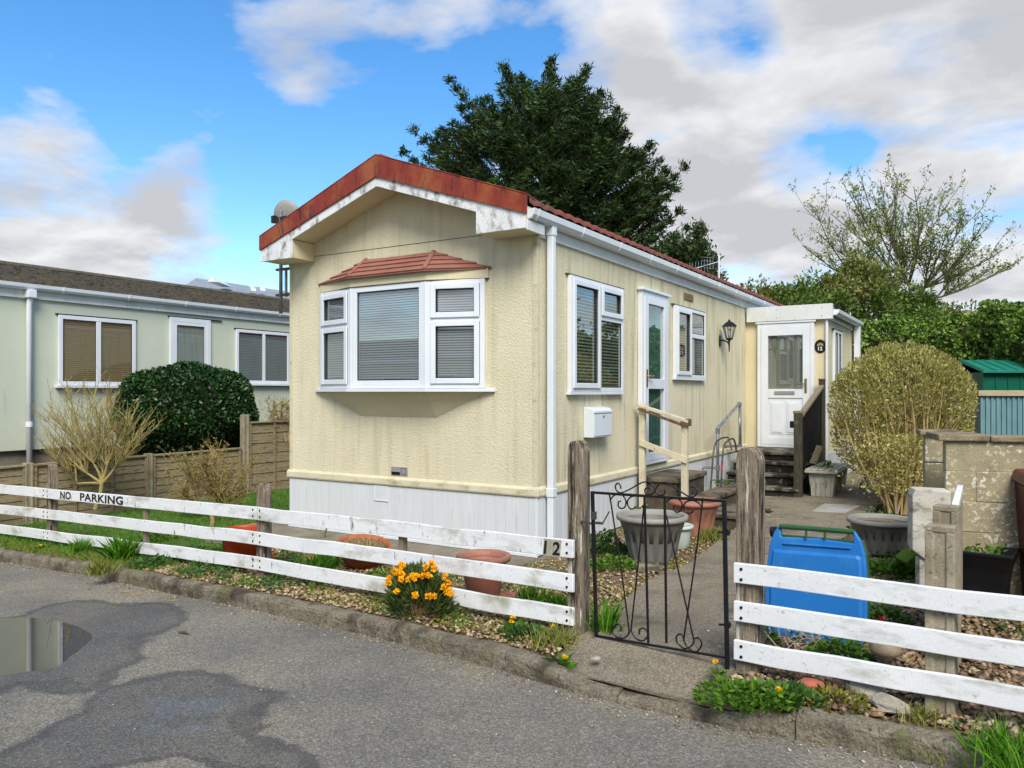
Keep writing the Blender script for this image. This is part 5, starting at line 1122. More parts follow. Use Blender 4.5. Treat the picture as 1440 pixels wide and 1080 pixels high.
def blades(name, XY, zf, h, m, asp=.07, lean=.5, parent=None, hj=.45, wind=(0,0)):
    n = len(XY); d = np.column_stack([rng.normal(0,lean,n)+wind[0], rng.normal(0,lean,n)+wind[1], np.ones(n)]); d = unit(d)
    hh = h*(1+hj*rng.uniform(-1,1,n)); base = np.column_stack([XY, zf(XY)-.01]); w = unit(np.cross(d, rng.normal(size=(n,3))))*(h*asp)
    dr = np.column_stack([d[:,0]*1.0, d[:,1]*1.0, -.25*np.ones(n)])
    mid = base+d*(hh*.6)[:,None]; tip = mid+(d+dr*.5)*(hh*.45)[:,None]
    V = np.stack([base-w*.5, base+w*.5, mid+w*.45, tip, mid-w*.45], 1).reshape(-1,3)
    Fc = np.arange(5*n).reshape(n,5); return npmesh(name, V, Fc, m, parent)
P = scatter(52000, -8.1, -3.6, lambda x: -1.35, lambda x: 7.5); P = P[pdist(P, LAWN) > .03]; kind(blades('grass', P, Z, .060, 'grass_blade', .09, .5), 'stuff')
P = scatter(9000, -10, -3.0, lambda x: ky(x)-.03, lambda x: -1.1+.0*x); kind(blades('grass', P, Z, .062, 'grass_blade', .09, .6), 'stuff')
P = scatter(5200, -9, -3.4, lambda x: ky(x)-.05, lambda x: ky(x)+.22); kind(blades('grass', P, Z, .055, 'dry_grass', .09, .8), 'stuff')
# low moss and creeping weeds among the stones
def ground_cover(n, x0, x1, lo, hi, m, s, thr=.5, freq=2.2, seed=0, h=.03):
    P = scatter(n, x0, x1, lo, hi); f = np.sin(P[:,0]*freq*2.1+seed)*np.cos(P[:,1]*freq*2.7+seed*1.7)+.6*np.sin(P[:,0]*freq*5.3+P[:,1]*freq*4.1+seed)
    P = P[(f > thr)]; P = P[~inpath(P)]; Q = np.column_stack([P, Z(P)+rng.uniform(.004,h,len(P))])
    return kind(leaves('ground_cover', Q, s, m, None, np.column_stack([rng.normal(size=len(P)), rng.normal(size=len(P)), rng.uniform(.1,.8,len(P))]), .6), 'stuff')
ground_cover(15000, -3.6, 1.5, ky, lambda x: -.75, 'moss_green', .020, .05, 1.9, 1, .025)
ground_cover(12000, -3.6, 1.5, ky, lambda x: -.75, 'weed', .028, .35, 1.6, 4, .05)
ground_cover(6000, -3.6, -1.2, ky, lambda x: -1.0, 'weed_dark', .032, .0, 2.3, 7, .07)
ground_cover(7000, 2.5, 5.0, ky, lambda x: 1.9, 'weed_dark', .034, .55, 1.4, 2, .06)
ground_cover(5000, 2.5, 5.0, ky, lambda x: 2.2, 'moss_green', .024, .5, 1.8, 6, .03)
ground_cover(4500, .08, 1.42, lambda x: -.6, lambda x: 2.4, 'moss_green', .024, .1, 2.2, 3, .035)
ground_cover(1500, 2.3, 3.2, lambda x: 1.4, lambda x: 5.0, 'weed_dark', .05, .1, 2, 5, .08)
def tuft(label, px, py, h, r, n, m='grass_blade', cat='grass tuft', name='grass_tuft', asp=.06, off=0.0, lean=.38, group=None):
    c0 = G(px, py, off); XY = np.column_stack([c0.x+rng.normal(0,r*.45,n), c0.y+rng.normal(0,r*.45,n)])
    o = blades(name, XY, lambda Q: Z(Q)+off, h, m, asp, lean); return tag(o, label, cat, group)
def weed(label, px, py, r, h, n, s, m='weed', cat='weed', name='weed', off=0.0, asp=.5, group=None):
    c0 = G(px, py, off); a = rng.uniform(0,6.28,n); q = np.sqrt(rng.uniform(0,1,n)); t = rng.uniform(0,1,n)
    P = np.column_stack([c0.x+r*q*np.cos(a), c0.y+r*q*np.sin(a), c0.z+h*(1-q*q*.7)*(.15+.85*t)])
    d = np.column_stack([np.cos(a)*(.3+q), np.sin(a)*(.3+q), rng.uniform(.1,1.1,n)])
    return tag(leaves(name, P, s, m, None, d, asp), label, cat, group)
def dandelion(label, px, py, r=.09, nf=1, fl=None, off=0.0, m='weed'):
    c0 = G(px, py, off); t = thing('dandelion', label, 'dandelion', c0); n = 26
    a = rng.uniform(0,6.28,n); d = np.column_stack([np.cos(a), np.sin(a), rng.uniform(.1,.7,n)]); P = np.array([c0]*n)+d*r*.5+[0,0,.01]
    leaves('leaf_rosette', P, r*1.0, m, t, d, .26)
    for k in range(nf):
        f = (Vector(c0)+Vector((random.uniform(-.6,.6)*r, random.uniform(-.6,.6)*r, .06+.03*k))) if fl is None else fl[k]
        mb = MB(); mb.tube([c0, (Vector(c0)+f)/2+Vector((.005,0,.01)), f], .003, 5); mb.build('stem', 'weed_dark', t)
        n2 = 60; a = rng.uniform(0,6.28,n2); el = rng.uniform(-.1,1.2,n2); d2 = np.column_stack([np.cos(a)*np.cos(el), np.sin(a)*np.cos(el), np.sin(el)])
        leaves('flower', np.array([f]*n2)+d2*.009, .022, 'petal_yellow', t, d2, .35)
tuft('dark green grass clump against the bottom rail, left of the taller one', 115, 778, .15, .10, 240)
tuft('tall bright grass clump hiding the bottom rail below NO PARKING', 172, 788, .23, .11, 300)
tuft('long grass hanging over the kerb left of the sprawling rosette weed', 142, 806, .13, .12, 200, 'dry_grass')
weed('sprawling grey-green rosette weed over the kerb under the bottom rail', 218, 796, .20, .10, 240, .07, 'weed_dark', asp=.28)
weed('leafy green weeds behind the rails left of the orange tub', 275, 785, .28, .13, 420, .05, 'weed', cat='weeds', name='weed_patch')
weed('green weeds between the lawn and the rails beside the short stake', 222, 762, .22, .12, 260, .05, 'weed', cat='weeds', name='weed_patch')
tuft('grass clump left of the shallow terracotta bowl', 452, 802, .17, .15, 200)
tuft('two long pale grass stalks on the slab left of the terracotta bowl', 452, 765, .22, .03, 9, 'dry_grass', asp=.05)
weed('small green leaves at the foot of the terracotta bowl', 524, 808, .06, .04, 30, .05)
tuft('strappy green leaves behind the rails left of the tall gate post', 745, 850, .13, .11, 150, 'weed', asp=.12)
tuft('bright leafy grass clump close to the tall gate post', 785, 855, .10, .07, 90, 'grass_blade', asp=.14)
weed('dark green weeds between rail and kerb with dandelions', 735, 893, .17, .07, 240, .045, 'weed_dark', cat='weeds', name='weed_patch')
tuft('grass and weeds at the foot of the left gate post', 780, 905, .11, .13, 220, 'dry_grass')
tuft('grass tuft growing behind the gate beside the left gate post', 850, 890, .17, .07, 150)
weed('bushy dark weeds beside the white skirting left of the grey planter', 850, 780, .22, .26, 520, .05, 'weed_dark', cat='weeds', name='weed_patch')
weed('bright green weeds in front of the grey planter', 862, 798, .22, .11, 420, .045, 'weed', cat='weeds', name='weed_patch')
weed('dark leaves growing against the block door steps', 905, 742, .16, .28, 160, .07, 'weed_dark')
tuft('grass at the foot of the terracotta-coloured tub', 1003, 760, .13, .16, 260, 'dry_grass')
weed('small green plant on the lower block step by the walking frame', 1016, 681, .10, .08, 60, .05, 'weed', off=.26)
weed('ferny weed at the corner of the lowest block step', 1073, 722, .12, .10, 80, .06, 'weed_dark')
weed('leafy green weeds spilling below the big grey tub', 1247, 808, .26, .13, 420, .06, 'weed', cat='weeds', name='weed_patch')
weed('broad-leaved plant below the pale concrete slab', 1283, 812, .13, .22, 60, .13, 'weed', asp=.7)
weed('green weeds right of the blue bin lid', 1240, 872, .20, .10, 260, .05, 'weed_dark', cat='weeds', name='weed_patch')
weed('ferny green weed in front of the blue bin lid', 1180, 925, .17, .12, 300, .045, 'weed', cat='weed')
weed('ivy leaves between the blue bin lid and right gate post', 1075, 905, .09, .12, 90, .05, 'weed_dark')
weed('rough leafy weeds at the foot of the right gate post', 1030, 985, .19, .10, 420, .05, 'weed', asp=.3)
weed('dense weeds behind the dropped kerb right of the gate', 1070, 985, .20, .09, 380, .045, 'weed', cat='weeds', name='weed_patch')
weed('low weeds behind the kerb around the dandelion', 1115, 985, .17, .07, 280, .05, 'weed_dark', cat='weeds', name='weed_patch')
weed('mossy low weeds between the rocks and the rails', 1175, 985, .2, .05, 300, .035, 'moss_green', cat='weeds', name='weed_patch')
tuft('small grass tuft at the foot of the concrete fence post', 1295, 1012, .07, .10, 160, 'dry_grass')
tuft('bright green grass clump over the kerb in the bottom right corner', 1425, 1074, .13, .14, 330, 'grass_blade')
tuft('trailing grass on the kerb face left of the bottom right clump', 1320, 1058, .06, .14, 120, 'dry_grass', off=-.08)
weed('green plant growing right of the block wall', 1436, 660, .35, .9, 400, .08, 'ivy', cat='plant', name='leafy_plant')
weed('moss cushion stuck on the front of the bottom rail', 243, 786, .035, .09, 90, .02, 'weed', off=.03, cat='moss', name='moss_cushion')
dandelion('dandelion with one orange-yellow flower by the left post of the rail fence', 58, 775, .09, 1)
dandelion('dandelion with two flowers in the road gutter below the orange wallflower', 617, 906, .10, 2, None, -RD)
dandelion('dandelion with two flowers between kerb and bottom rail right of the saucer', 722, 886, .09, 2)
dandelion('dandelion with one flower under the rail end near the left gate post', 772, 893, .07, 1)
dandelion('dandelion flowering flat on the kerb left of the gate', 788, 938, .11, 1, None, -.055)
dandelion('dandelion with broad leaves behind the kerb right of the gate', 1098, 985, .10, 1)
dandelion('tiny dandelion by the bottom hinge of the gate', 1010, 950, .05, 1)
# orange wallflower
wb = G(588, 868); wt = thing('wallflower', 'bushy wallflower with orange flowers growing between the kerb and the white rails', 'flowering plant', wb)
n = 2800; a = rng.uniform(0,6.28,n); q = rng.uniform(0,1,n)**.5; el = rng.uniform(0,1,n)
d = np.column_stack([np.cos(a)*q, np.sin(a)*q, np.sqrt(np.maximum(0,1-q*q))*1.0]); rr = .55+.45*rng.uniform(0,1,n)**.5
P = np.array([wb])+np.column_stack([d[:,0]*.27*rr, d[:,1]*.21*rr, .03+d[:,2]*.34*rr]); leaves('foliage', P, .065, 'wallflower_leaf', wt, d+[0,0,.5], .20)
mb = MB()
for k in range(22):
    a = k*2.4; e = wb+Vector((math.cos(a)*.15*math.sqrt((k+1)/22), math.sin(a)*.13*math.sqrt((k+1)/22), .22)); mb.tube([wb+Vector((math.cos(a)*.03,math.sin(a)*.03,0)), e], [.006,.003], 4)
mb.build('stems', 'bark_tan', wt)
for k in range(32):
    a = random.uniform(-3.0,.6)+ (0 if k % 3 else 1.6); q = random.uniform(.15,1)**.6; h = math.sqrt(max(0,1-q*q)); p = wb+Vector((math.cos(a)*.275*q, math.sin(a)*.215*q, .06+h*.345))
    n = 26; dd = unit(rng.normal(size=(n,3))+[0,-.3,.5]); leaves('flower_head', np.array([p]*n)+dd*.016, .027, 'petal_orange', wt, dd, .75)
weed('grey-green lavender-like tuft right of the orange wallflower', 630, 868, .09, .2, 170, .05, 'wallflower_leaf', cat='plant', name='herb_tuft', asp=.2)
# dry cut twigs by the bin lid
mb = MB()
for k in range(26):
    p = G(1120+random.gauss(0,22), 905+random.gauss(0,6)); e = p+Vector((random.uniform(-.16,.16), random.uniform(-.05,.05), random.uniform(.02,.16))); mb.tube([p+Vector((0,0,.01)), (p+e)/2+Vector((random.uniform(-.02,.02),0,.02)), e], [.004,.003,.002], 5)
tag(mb.build('twig_pile', 'dry_twig'), 'heap of dry pale twigs in front of the blue bin lid', 'twigs')
mb = MB()
for k in range(16):
    p = G(205+random.gauss(0,28), 838+random.gauss(0,6), -RD); a = random.uniform(0,3.1); e = Vector((math.cos(a)*.06, math.sin(a)*.06, .004)); mb.tube([p-e+Vector((0,0,.006)), p+e+Vector((0,0,.008))], [.004,.002], 4)
kind(mb.build('road_litter', 'bark_tan'), 'stuff')
mb = MB(); p = G(258,892,-RD); mb.tube([p+Vector((-.05,0,.006)), p+Vector((0,.01,.012)), p+Vector((.05,.005,.006))], [.008,.010,.004], 6); tag(mb.build('dark_stick', 'twig_dark'), 'short dark stick lying on the wet tarmac', 'stick')
# ------------------------------------------------------------------ shrubs near the homes
def limb(mb, a, b, r0, r1, wob=.08, k=5, n=5, sag=0):
    a, b = Vector(a), Vector(b); L = (b-a).length; pts = []
    o = Vector((random.gauss(0,wob), random.gauss(0,wob), random.gauss(0,wob)*.5))*L
    for i in range(k+1):
        t = i/k; pts.append(a.lerp(b, t)+o*math.sin(math.pi*t)*.7+Vector((0,0,-sag*L*math.sin(math.pi*t))))
    mb.tube(pts, [r0+(r1-r0)*i/k for i in range(k+1)], n); return pts
def dome(ctr, rx, ry, rz, n, inner=.75, seed=0, lump=.06):
    d = unit(rng.normal(size=(n,3))); f = 1+lump*(np.sin(d[:,0]*7+seed)+np.sin(d[:,1]*9+seed*2)+np.sin(d[:,2]*8+seed*3))/1.6
    r = (inner+(1-inner)*rng.uniform(0,1,n)**.6)*f
    return np.array(ctr)+d*r[:,None]*[rx,ry,rz], d
# golden privet dome
pc = G(1266,722); pv = thing('golden_shrub', 'large rounded yellow-olive privet shrub with bare stems at its base', 'shrub', pc)
sc_ = 10.9/1092; cx_ = D(1268,600,10.9); cx_.z = 1.6+(HY-585)*sc_
mb = MB()
for k in range(46):
    a = random.uniform(0,6.28); q = random.uniform(.15,1)**.6; e = Vector((cx_.x+math.cos(a)*.85*q, cx_.y+math.sin(a)*.75*q, cx_.z+.75*math.sqrt(max(.02,1-q*q))+random.uniform(-.25,.1)))
    b = pc+Vector((math.cos(a)*.16*q+random.uniform(-.06,.06), math.sin(a)*.16*q, 0)); pts = limb(mb, b, e, random.uniform(.010,.022), .004, .06, 6, 6)
    for j in range(5):
        p = pts[random.randint(2,5)]; limb(mb, p, p+Vector((random.uniform(-.3,.3), random.uniform(-.3,.3), random.uniform(.1,.4))), .006, .002, .08, 3, 4)
mb.build('stems', 'bark_tan', pv)
P1, d1 = dome((0,0,0), 1, 1, 1, 27000, .66, 2, .05); P1 = np.sign(P1)*np.abs(P1)**.80; gap = np.sin(P1[:,0]*9+2*P1[:,2]*4)*np.sin(P1[:,1]*8-P1[:,2]*7)+.5*np.sin(P1[:,0]*19+P1[:,2]*17); P1, d1 = P1[gap > -.55], d1[gap > -.55]; P1 = P1*[.91,.84,.98]+[cx_.x,cx_.y,cx_.z+.02]
low = P1[:,2] < cx_.z-.25; keep = ~low | (rng.uniform(0,1,len(P1)) < .62); side = np.hypot(P1[:,0]-cx_.x, P1[:,1]-cx_.y)
P1, d1 = P1[keep], d1[keep]; leaves('foliage', P1, .048, 'privet', pv, d1*.6+[0,0,.9]+rng.normal(size=d1.shape)*.5, .42)
P2, d2 = dome((cx_.x,cx_.y,cx_.z-.1), .72, .62, .85, 7000, .2, 2); leaves('inner_foliage', P2, .045, 'privet', pv, None, .42)
n = 2600; P3 = np.column_stack([pc.x+rng.normal(0,.28,n), pc.y+rng.normal(0,.28,n), gz(pc.x)+rng.uniform(.25,1.0,n)]); leaves('low_foliage', P3, .048, 'privet', pv, None, .45)
# round dark evergreen
bx0, bx1 = X(160,575,-9.1), X(357,575,-9.1); by = (bx0.y+bx1.y)/2; bz1, bz0 = X(258,509,-9.1).z, X(258,650,-9.1).z
bs = thing('round_evergreen', 'clipped round dark evergreen bush in front of the sage bungalow', 'bush', (-9.1,by,-.3)); hy = (bx1.y-bx0.y)/2
cz = (bz1+bz0)/2
P1, d1 = dome((-9.1,by,cz), .80, hy, (bz1-bz0)/2, 30000, .80, 1, .045); leaves('foliage', P1, .075, 'box_dark', bs, d1+rng.normal(size=d1.shape)*.9, .55)
mb = MB()
for k in range(24):
    a = k*2.4; q = math.sqrt((k+.5)/24); limb(mb, (-9.1+.15*math.cos(a), by+.25*math.sin(a), -.35), (-9.1+.62*q*math.cos(a), by+hy*.85*q*math.sin(a), cz+.55*(bz1-cz)*(1-q)), .03, .008, .05, 5, 5)
mb.build('branches', 'twig_dark', bs)
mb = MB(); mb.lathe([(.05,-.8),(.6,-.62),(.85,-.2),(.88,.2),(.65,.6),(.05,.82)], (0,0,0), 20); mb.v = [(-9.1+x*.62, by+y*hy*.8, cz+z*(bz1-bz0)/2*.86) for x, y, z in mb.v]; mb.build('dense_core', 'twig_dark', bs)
# bare yellow-stemmed shrub before the panel fence
def traced(name, label, cat, base, dpt, tips, fork, r0, m, sub, subL, leaf=None, ln=0, ls=.04, nsub=4, dj=.4, lname='leaves', wob=.07, r1=.004):
    t = thing(name, label, cat, base); mb = MB(); LP_ = []
    fk = [D(px, py, dpt) for px, py in fork]
    for f in fk[1:] if len(fk) > 1 else []: pass
    trunk = [Vector(base)]+fk[:1]; mb.tube(spl([base, (Vector(base)+fk[0])/2+Vector((.02,.01,0)), fk[0]], 4), [r0*1.15+(r0*.85-r0*1.15)*i/8 for i in range(9)], 8)
    for px, py in tips:
        f = min(fk, key=lambda q: (D(px,py,dpt)-q).length*random.uniform(.8,1.2)); e = D(px, py, dpt+random.uniform(-dj, dj)); pts = limb(mb, f, e, r0*.42, r1, wob, 7, 5, .04)
        for j in range(sub):
            i = random.randint(1,6); p = pts[i]; dr = (pts[min(i+1,7)]-pts[i]).normalized(); L = subL*random.uniform(.5,1.2)
            e2 = p+(dr*.8+Vector((random.gauss(0,.5), random.gauss(0,.5), random.uniform(.1,.6)))).normalized()*L; p2 = limb(mb, p, e2, r1*1.3, r1*.45, .08, 4, 4); LP_ += [v for v in p2[1:]]
            for q in range(nsub):
                p3 = random.choice(p2[1:]); e3 = p3+(dr+Vector((random.gauss(0,.7), random.gauss(0,.7), random.uniform(0,.7)))).normalized()*L*.45; limb(mb, p3, e3, r1*.6, r1*.3, .08, 2, 3); LP_ += [e3, (p3+e3)/2]
    for f in fk[1:]: limb(mb, fk[0], f, r0*.8, r0*.42, .05, 4, 6)
    mb.build('branches', m, t)
    if leaf:
        Q = np.array([list(v) for v in LP_]); Q = Q[rng.integers(0, len(Q), ln)]+rng.normal(0,.05,(ln,3))*(subL); leaves(lname, Q, ls, leaf, t, None, .38)
    return t
base = G(128, 722); bd = 11.6
traced('bare_shrub', 'bare yellow-stemmed shrub in front of the timber panel fence', 'shrub', D(134,716,bd), bd, [(55,580),(62,602),(72,560),(86,550),(100,547),(118,541),(128,552),(150,548),(163,560),(180,572),(196,565),(204,590),(58,622),(70,640),(190,618),(212,604),(110,575),(140,580),(90,600),(170,600),(175,640),(100,650),(66,565),(94,540),(135,538),(157,545),(186,590),(120,600),(150,610),(80,620)], [(143,680),(150,655),(108,680),(132,652),(160,660),(122,665)], .032, 'bark_yellow', 12, .36, None, nsub=4, dj=.55, r1=.0055, wob=.05)
traced('twiggy_shrub', 'tan twiggy shrub with sparse yellowing leaves before the panel fence', 'shrub', G(298,742), 11.2, [(248,655),(258,640),(270,650),(285,638),(300,632),(315,638),(330,645),(345,655),(250,690),(346,690),(262,705),(335,710),(290,660),(312,665)], [(296,722),(280,710),(312,708)], .03, 'bark_tan', 10, .32, 'tan_leaf', 5200, .034, 3, .5, r1=.0055)
for nm, lbl, pxs, y0, y1, dpt, n in (('tan_hedge', 'pale tan dead-looking hedge plant behind the panel fence left of the round evergreen', (172,248), 598, 640, 14.2, 60), ('tan_hedge', 'small tan twiggy plant behind the panel fence at the home corner', (376,425), 562, 600, 15.5, 36)):
    c0 = D((pxs[0]+pxs[1])/2, y1, dpt); t = thing(nm, lbl, 'shrub', (c0.x,c0.y,gz(c0.x))); mb = MB(); LQ = []
    for k in range(n):
        px = random.uniform(*pxs); e = D(px+random.uniform(-6,6), random.uniform(y0,y0+16), dpt+random.uniform(-.35,.35)); b = D((px+c0.x*0+(pxs[0]+pxs[1])/2)/2, y1+22, dpt+random.uniform(-.2,.2)); p = limb(mb, b, e, .010, .004, .06, 5, 4)
        for j in range(6): q = random.choice(p[2:]); e2 = q+Vector((random.gauss(0,.12), random.gauss(0,.12), random.uniform(.02,.18))); limb(mb, q, e2, .005, .002, .1, 2, 3); LQ += [e2, q]
    mb.build('twigs', 'bark_tan', t); Q = np.array([list(v) for v in LQ]); Q = Q[rng.integers(0,len(Q),1400)]+rng.normal(0,.03,(1400,3)); leaves('leaves', Q, .045, 'tan_leaf', t, None, .4)
# ------------------------------------------------------------------ trees and hedges behind
# big conifer: leaning plumes from a common trunk
ct = D(768, 480, 23); tb_ = Vector((ct.x, ct.y, -.4)); cf = thing('conifer_tree', 'big dark cypress tree with ragged wind-blown crown behind the cream home', 'tree', tb_)
DP = 23.0; tips = [(640,122),(592,190),(578,218),(600,240),(612,270),(655,160),(690,150),(712,105),(735,120),(775,97),(800,125),(822,108),(840,140),(862,165),(872,195),(905,210),(925,245),(952,240),(940,268),(945,300),(955,322),(935,335),(765,140),(745,165),(800,180),(840,210),(700,200),(660,215),(630,235),(720,240),(780,230),(850,250),(890,260),(900,300),(870,310),(690,260),(650,275),(820,290),(760,280),(880,345),(840,340),(900,362)]
mb = MB(); mb.tube([tb_, D(770,420,DP), D(772,300,DP), D(768,200,DP), D(772,125,DP)], [.34,.28,.2,.1,.03], 8); LPx, LDx, LS = [], [], []
tips2 = tips
for ti, (px, py) in enumerate(tips2):
    back = ti >= len(tips)
    px, py = 768+(px-768)*1.05, 330+(py-330)*1.04
    e = D(px+random.uniform(-14,14)*back, py+random.uniform(0,40)*back, DP+random.uniform(-2.6,2.6)*(1 if back else .55)); s = D(769+random.uniform(-6,6), min(440, py+90+abs(px-768)*.35), DP)
    ctrl = s.lerp(e, .55)+Vector((0,0,-.35*(1 if abs(px-768) > 60 else .2))); pts = [((1-t)**2)*s+2*t*(1-t)*ctrl+t*t*e for t in [i/12 for i in range(13)]]
    mb.tube(pts, [.07*(1-i/13)+.008 for i in range(13)], 5); L = (e-s).length
    for i in range(2, 13):
        p = pts[i]; dr = (pts[i]-pts[i-1]).normalized(); wd = max(.15, 1.05*(1-(i/12)**1.2)*min(1, L/4))
        for j in range(7):
            a = random.uniform(0,6.28); o = dr.orthogonal(); o.rotate(Matrix.Rotation(a,3,dr)); sd = (o*random.uniform(.5,1)+dr*.9+Vector((.15,0,.12))).normalized(); SL = wd*random.uniform(.55,1.15)
            m_ = 13
            for q in range(m_):
                u = (q+1)/m_; f = p+sd*SL*u+Vector((0,0,-.10*SL*u*u)); LPx.append(f+Vector((random.gauss(0,.07), random.gauss(0,.07), random.gauss(0,.06)))); LDx.append(sd*1.2+Vector((random.gauss(0,.45), random.gauss(0,.45), random.gauss(0,.4)))); 
# the body of the crown: layered flat sprays, each a fan of branchlets
ENV = [(662,300),(640,262),(600,232),(606,200),(655,182),(660,150),(700,160),(722,130),(760,120),(785,118),(812,128),(838,150),(862,170),(868,205),(900,222),(924,250),(928,290),(930,330),(915,372),(880,410),(650,410),(655,340)]
ENV = [(772+(x-772)*.92, 280+(y-280)*.92) for x, y in ENV]; bb0, bb1 = np.min(ENV, 0), np.max(ENV, 0); cnt = 0
while cnt < 900:
    px, py = random.uniform(bb0[0], bb1[0]), random.uniform(bb0[1], bb1[1])
    if not pip(px, py, ENV): continue
    cnt += 1; rim_ = abs(px-768)/165; dz_ = 2.7*math.sqrt(max(.08, 1-min(1, rim_)**2))
    p0 = D(px, py, DP+random.uniform(-1, .7)*dz_); ax = D(769, min(430, py+70), DP); out = (p0-ax).normalized(); d0 = (out+Vector((.12,0,.25+random.gauss(0,.15)))).normalized()
    SL = random.uniform(.45,.95); sdv = d0.cross(Vector((random.gauss(0,.35),random.gauss(0,.35),1))).normalized(); mb.tube([p0-d0*.35, p0, p0+d0*SL], [.022,.014,.005], 4)
    for j in range(9):
        u = j/8; q0 = p0+d0*SL*(u*1.0-.12)+Vector((0,0,-.08*u*u)); bl_ = SL*.62*(1-.75*u)
        for s_ in (-1, 1):
            bd_ = (sdv*s_*.85+d0*.75+Vector((0,0,random.gauss(-.05,.12)))).normalized()
            for q in range(5):
                f = q0+bd_*bl_*(q+.6)/5+Vector((0,0,-.05*(q/5)**2)); LPx.append(f+Vector((random.gauss(0,.03),random.gauss(0,.03),random.gauss(0,.03)))); LDx.append(bd_*1.3+Vector((random.gauss(0,.3),random.gauss(0,.3),random.gauss(0,.3))))
mb.build('trunk', 'bark', cf)
leaves('crown', np.array([list(v) for v in LPx]), .18, 'conifer', cf, np.array([list(v) for v in LDx]), .21)
def clumpy(name, label, cat, ctr, rx, ry, rz, n, s, m, K=40, cr=.3, group=None, trunk=True, inner=.45, up=.2, part='crown'):
    t = thing(name, label, cat, (ctr[0],ctr[1],-.3), group); C0 = np.array(ctr)
    d = unit(rng.normal(size=(K,3))); d[:,2] = np.abs(d[:,2])*1.0-.25; cc = C0+d*(inner+(1-inner)*rng.uniform(0,1,(K,1)))*[rx,ry,rz]
    idx = rng.integers(0, K, n); r = cr*rng.uniform(.5,1.3,K)[idx]; e = unit(rng.normal(size=(n,3)))*(rng.uniform(0,1,(n,1))**.45)*r[:,None]
    leaves(part, cc[idx]+e, s, m, t, e/np.maximum(r[:,None],.01)+[0,0,up], .5)
    mb = MB()
    for k in range(K):
        if k % 2 == 0: limb(mb, (ctr[0]+random.uniform(-.1,.1)*rx, ctr[1], -.3), tuple(cc[k]), .05 if trunk else .02, .012, .06, 4, 5)
    mb.build('trunk', 'bark', t); return t
def at(px, py, d): v = D(px, py, d); return (v.x, v.y, v.z)
# small conifer
sc0 = D(983,312,25); s2 = thing('small_conifer', 'small dark pointed conifer behind the gutter beside the aerial', 'tree', (sc0.x,sc0.y,-.4)); Q, QD = [], []; mb = MB(); mb.tube([(sc0.x,sc0.y,-.4), sc0], [.16,.02], 6)
for k in range(120):
    f = random.random()**.7; h = sc0.z-.1-f*3.4; a = random.uniform(0,6.28); L = .12+f*1.15*random.uniform(.6,1.2); p0 = Vector((sc0.x,sc0.y,h)); e = p0+Vector((math.cos(a)*L, math.sin(a)*L, .25*L)); mb.tube([p0, e], [.02,.006], 4)
    for j in range(46): u = random.random()**.6; p = p0.lerp(e, u); Q.append(p+Vector((random.gauss(0,.09), random.gauss(0,.09), random.gauss(0,.08)))); QD.append((e-p0)+Vector((0,0,.2)))
mb.build('trunk', 'bark', s2); leaves('crown', np.array([list(v) for v in Q]), .15, 'conifer_far', s2, np.array([list(v) for v in QD]), .4)
clumpy('tree', 'low dark evergreen right of the big cypress above the gutter', 'tree', at(950,372,26), 1.2,1.0,.9, 5000, .15, 'conifer_far', 26, .4)
clumpy('bush', 'olive-green bush above the gutter between the aerial and the porch', 'bush', at(1062,440,24), 1.5,1.1,1.3, 9000, .12, 'bush_olive', 44, .42)
clumpy('bush', 'fresh green bush rising directly behind the porch roof', 'bush', at(1128,440,22), 1.3,1.1,1.2, 9000, .11, 'bush_green', 44, .40)
clumpy('bush', 'tall pale-flowered olive bush behind the right end of the porch', 'bush', at(1200,415,23), 1.5,1.2,1.5, 13000, .10, 'bush_olive', 60, .40)
clumpy('bush', 'dense dark bush behind the golden shrub below the spreading tree', 'bush', at(1255,440,22), 1.2,1.0,1.0, 9000, .10, 'bush_green', 44, .38)
clumpy('bush', 'thin bush at the right end of the hedge under the bare branches', 'bush', at(1405,462,22), 1.3,1.0,.7, 5000, .11, 'bush_olive', 34, .34)
clumpy('bush', 'shaded bush under the spreading tree at its foot', 'bush', at(1318,462,24), 1.3,1.0,.85, 6500, .11, 'bush_olive', 36, .38)
traced('spreading_tree', 'sparse spreading tree coming into leaf, with bare branches to the right', 'tree', D(1290,560,26), 26, [(1146,290),(1152,330),(1168,300),(1190,266),(1213,259),(1238,253),(1262,250),(1285,262),(1308,276),(1335,285),(1352,300),(1378,322),(1408,352),(1422,375),(1128,345),(1240,285),(1300,310),(1212,300),(1180,330),(1330,330),(1360,350),(1270,300),(1200,350),(1310,350),(1390,380),(1340,370),(1160,370),(1255,330)], [(1290,445),(1262,410),(1278,400),(1300,405),(1315,420),(1245,425)], .085, 'bark_grey', 10, 1.05, 'willow_leaf', 9500, .11, 4, 1.5, 'leaves', .08, .011)
# ivy hedge across the back
h0, h1 = D(1190,455,18), D(1452,424,14); h0.z = h1.z = 0; ih = thing('ivy_hedge', 'thick bright green ivy hedge behind the sheds', 'hedge', (h0+h1)/2)
du_ = (h1-h0).normalized(); L = (h1-h0).length+.0; pn = Vector((-du_.y,du_.x,0))
n = 46000; u = rng.uniform(-.2, L+2.5, n); top = 3.12+.14*np.sin(u*2.2)+.10*np.sin(u*5.1+1)+.08*np.sin(u*11); v = rng.uniform(0,1,n); face = rng.uniform(0,1,n) < .72
fz = np.where(face, v*top, top-rng.uniform(0,.15,n)); bul = .16*np.sin(u*3.1+fz*2.3)+.10*np.sin(u*7.7-fz*4.9)+.06*np.sin(u*15+fz*13)
fn = np.where(face, -.55-bul-rng.uniform(-.1,.12,n), -.55+rng.uniform(0,1.1,n)-bul*.5); fn += np.clip((fz-top+.4)/.4,0,1)*.25
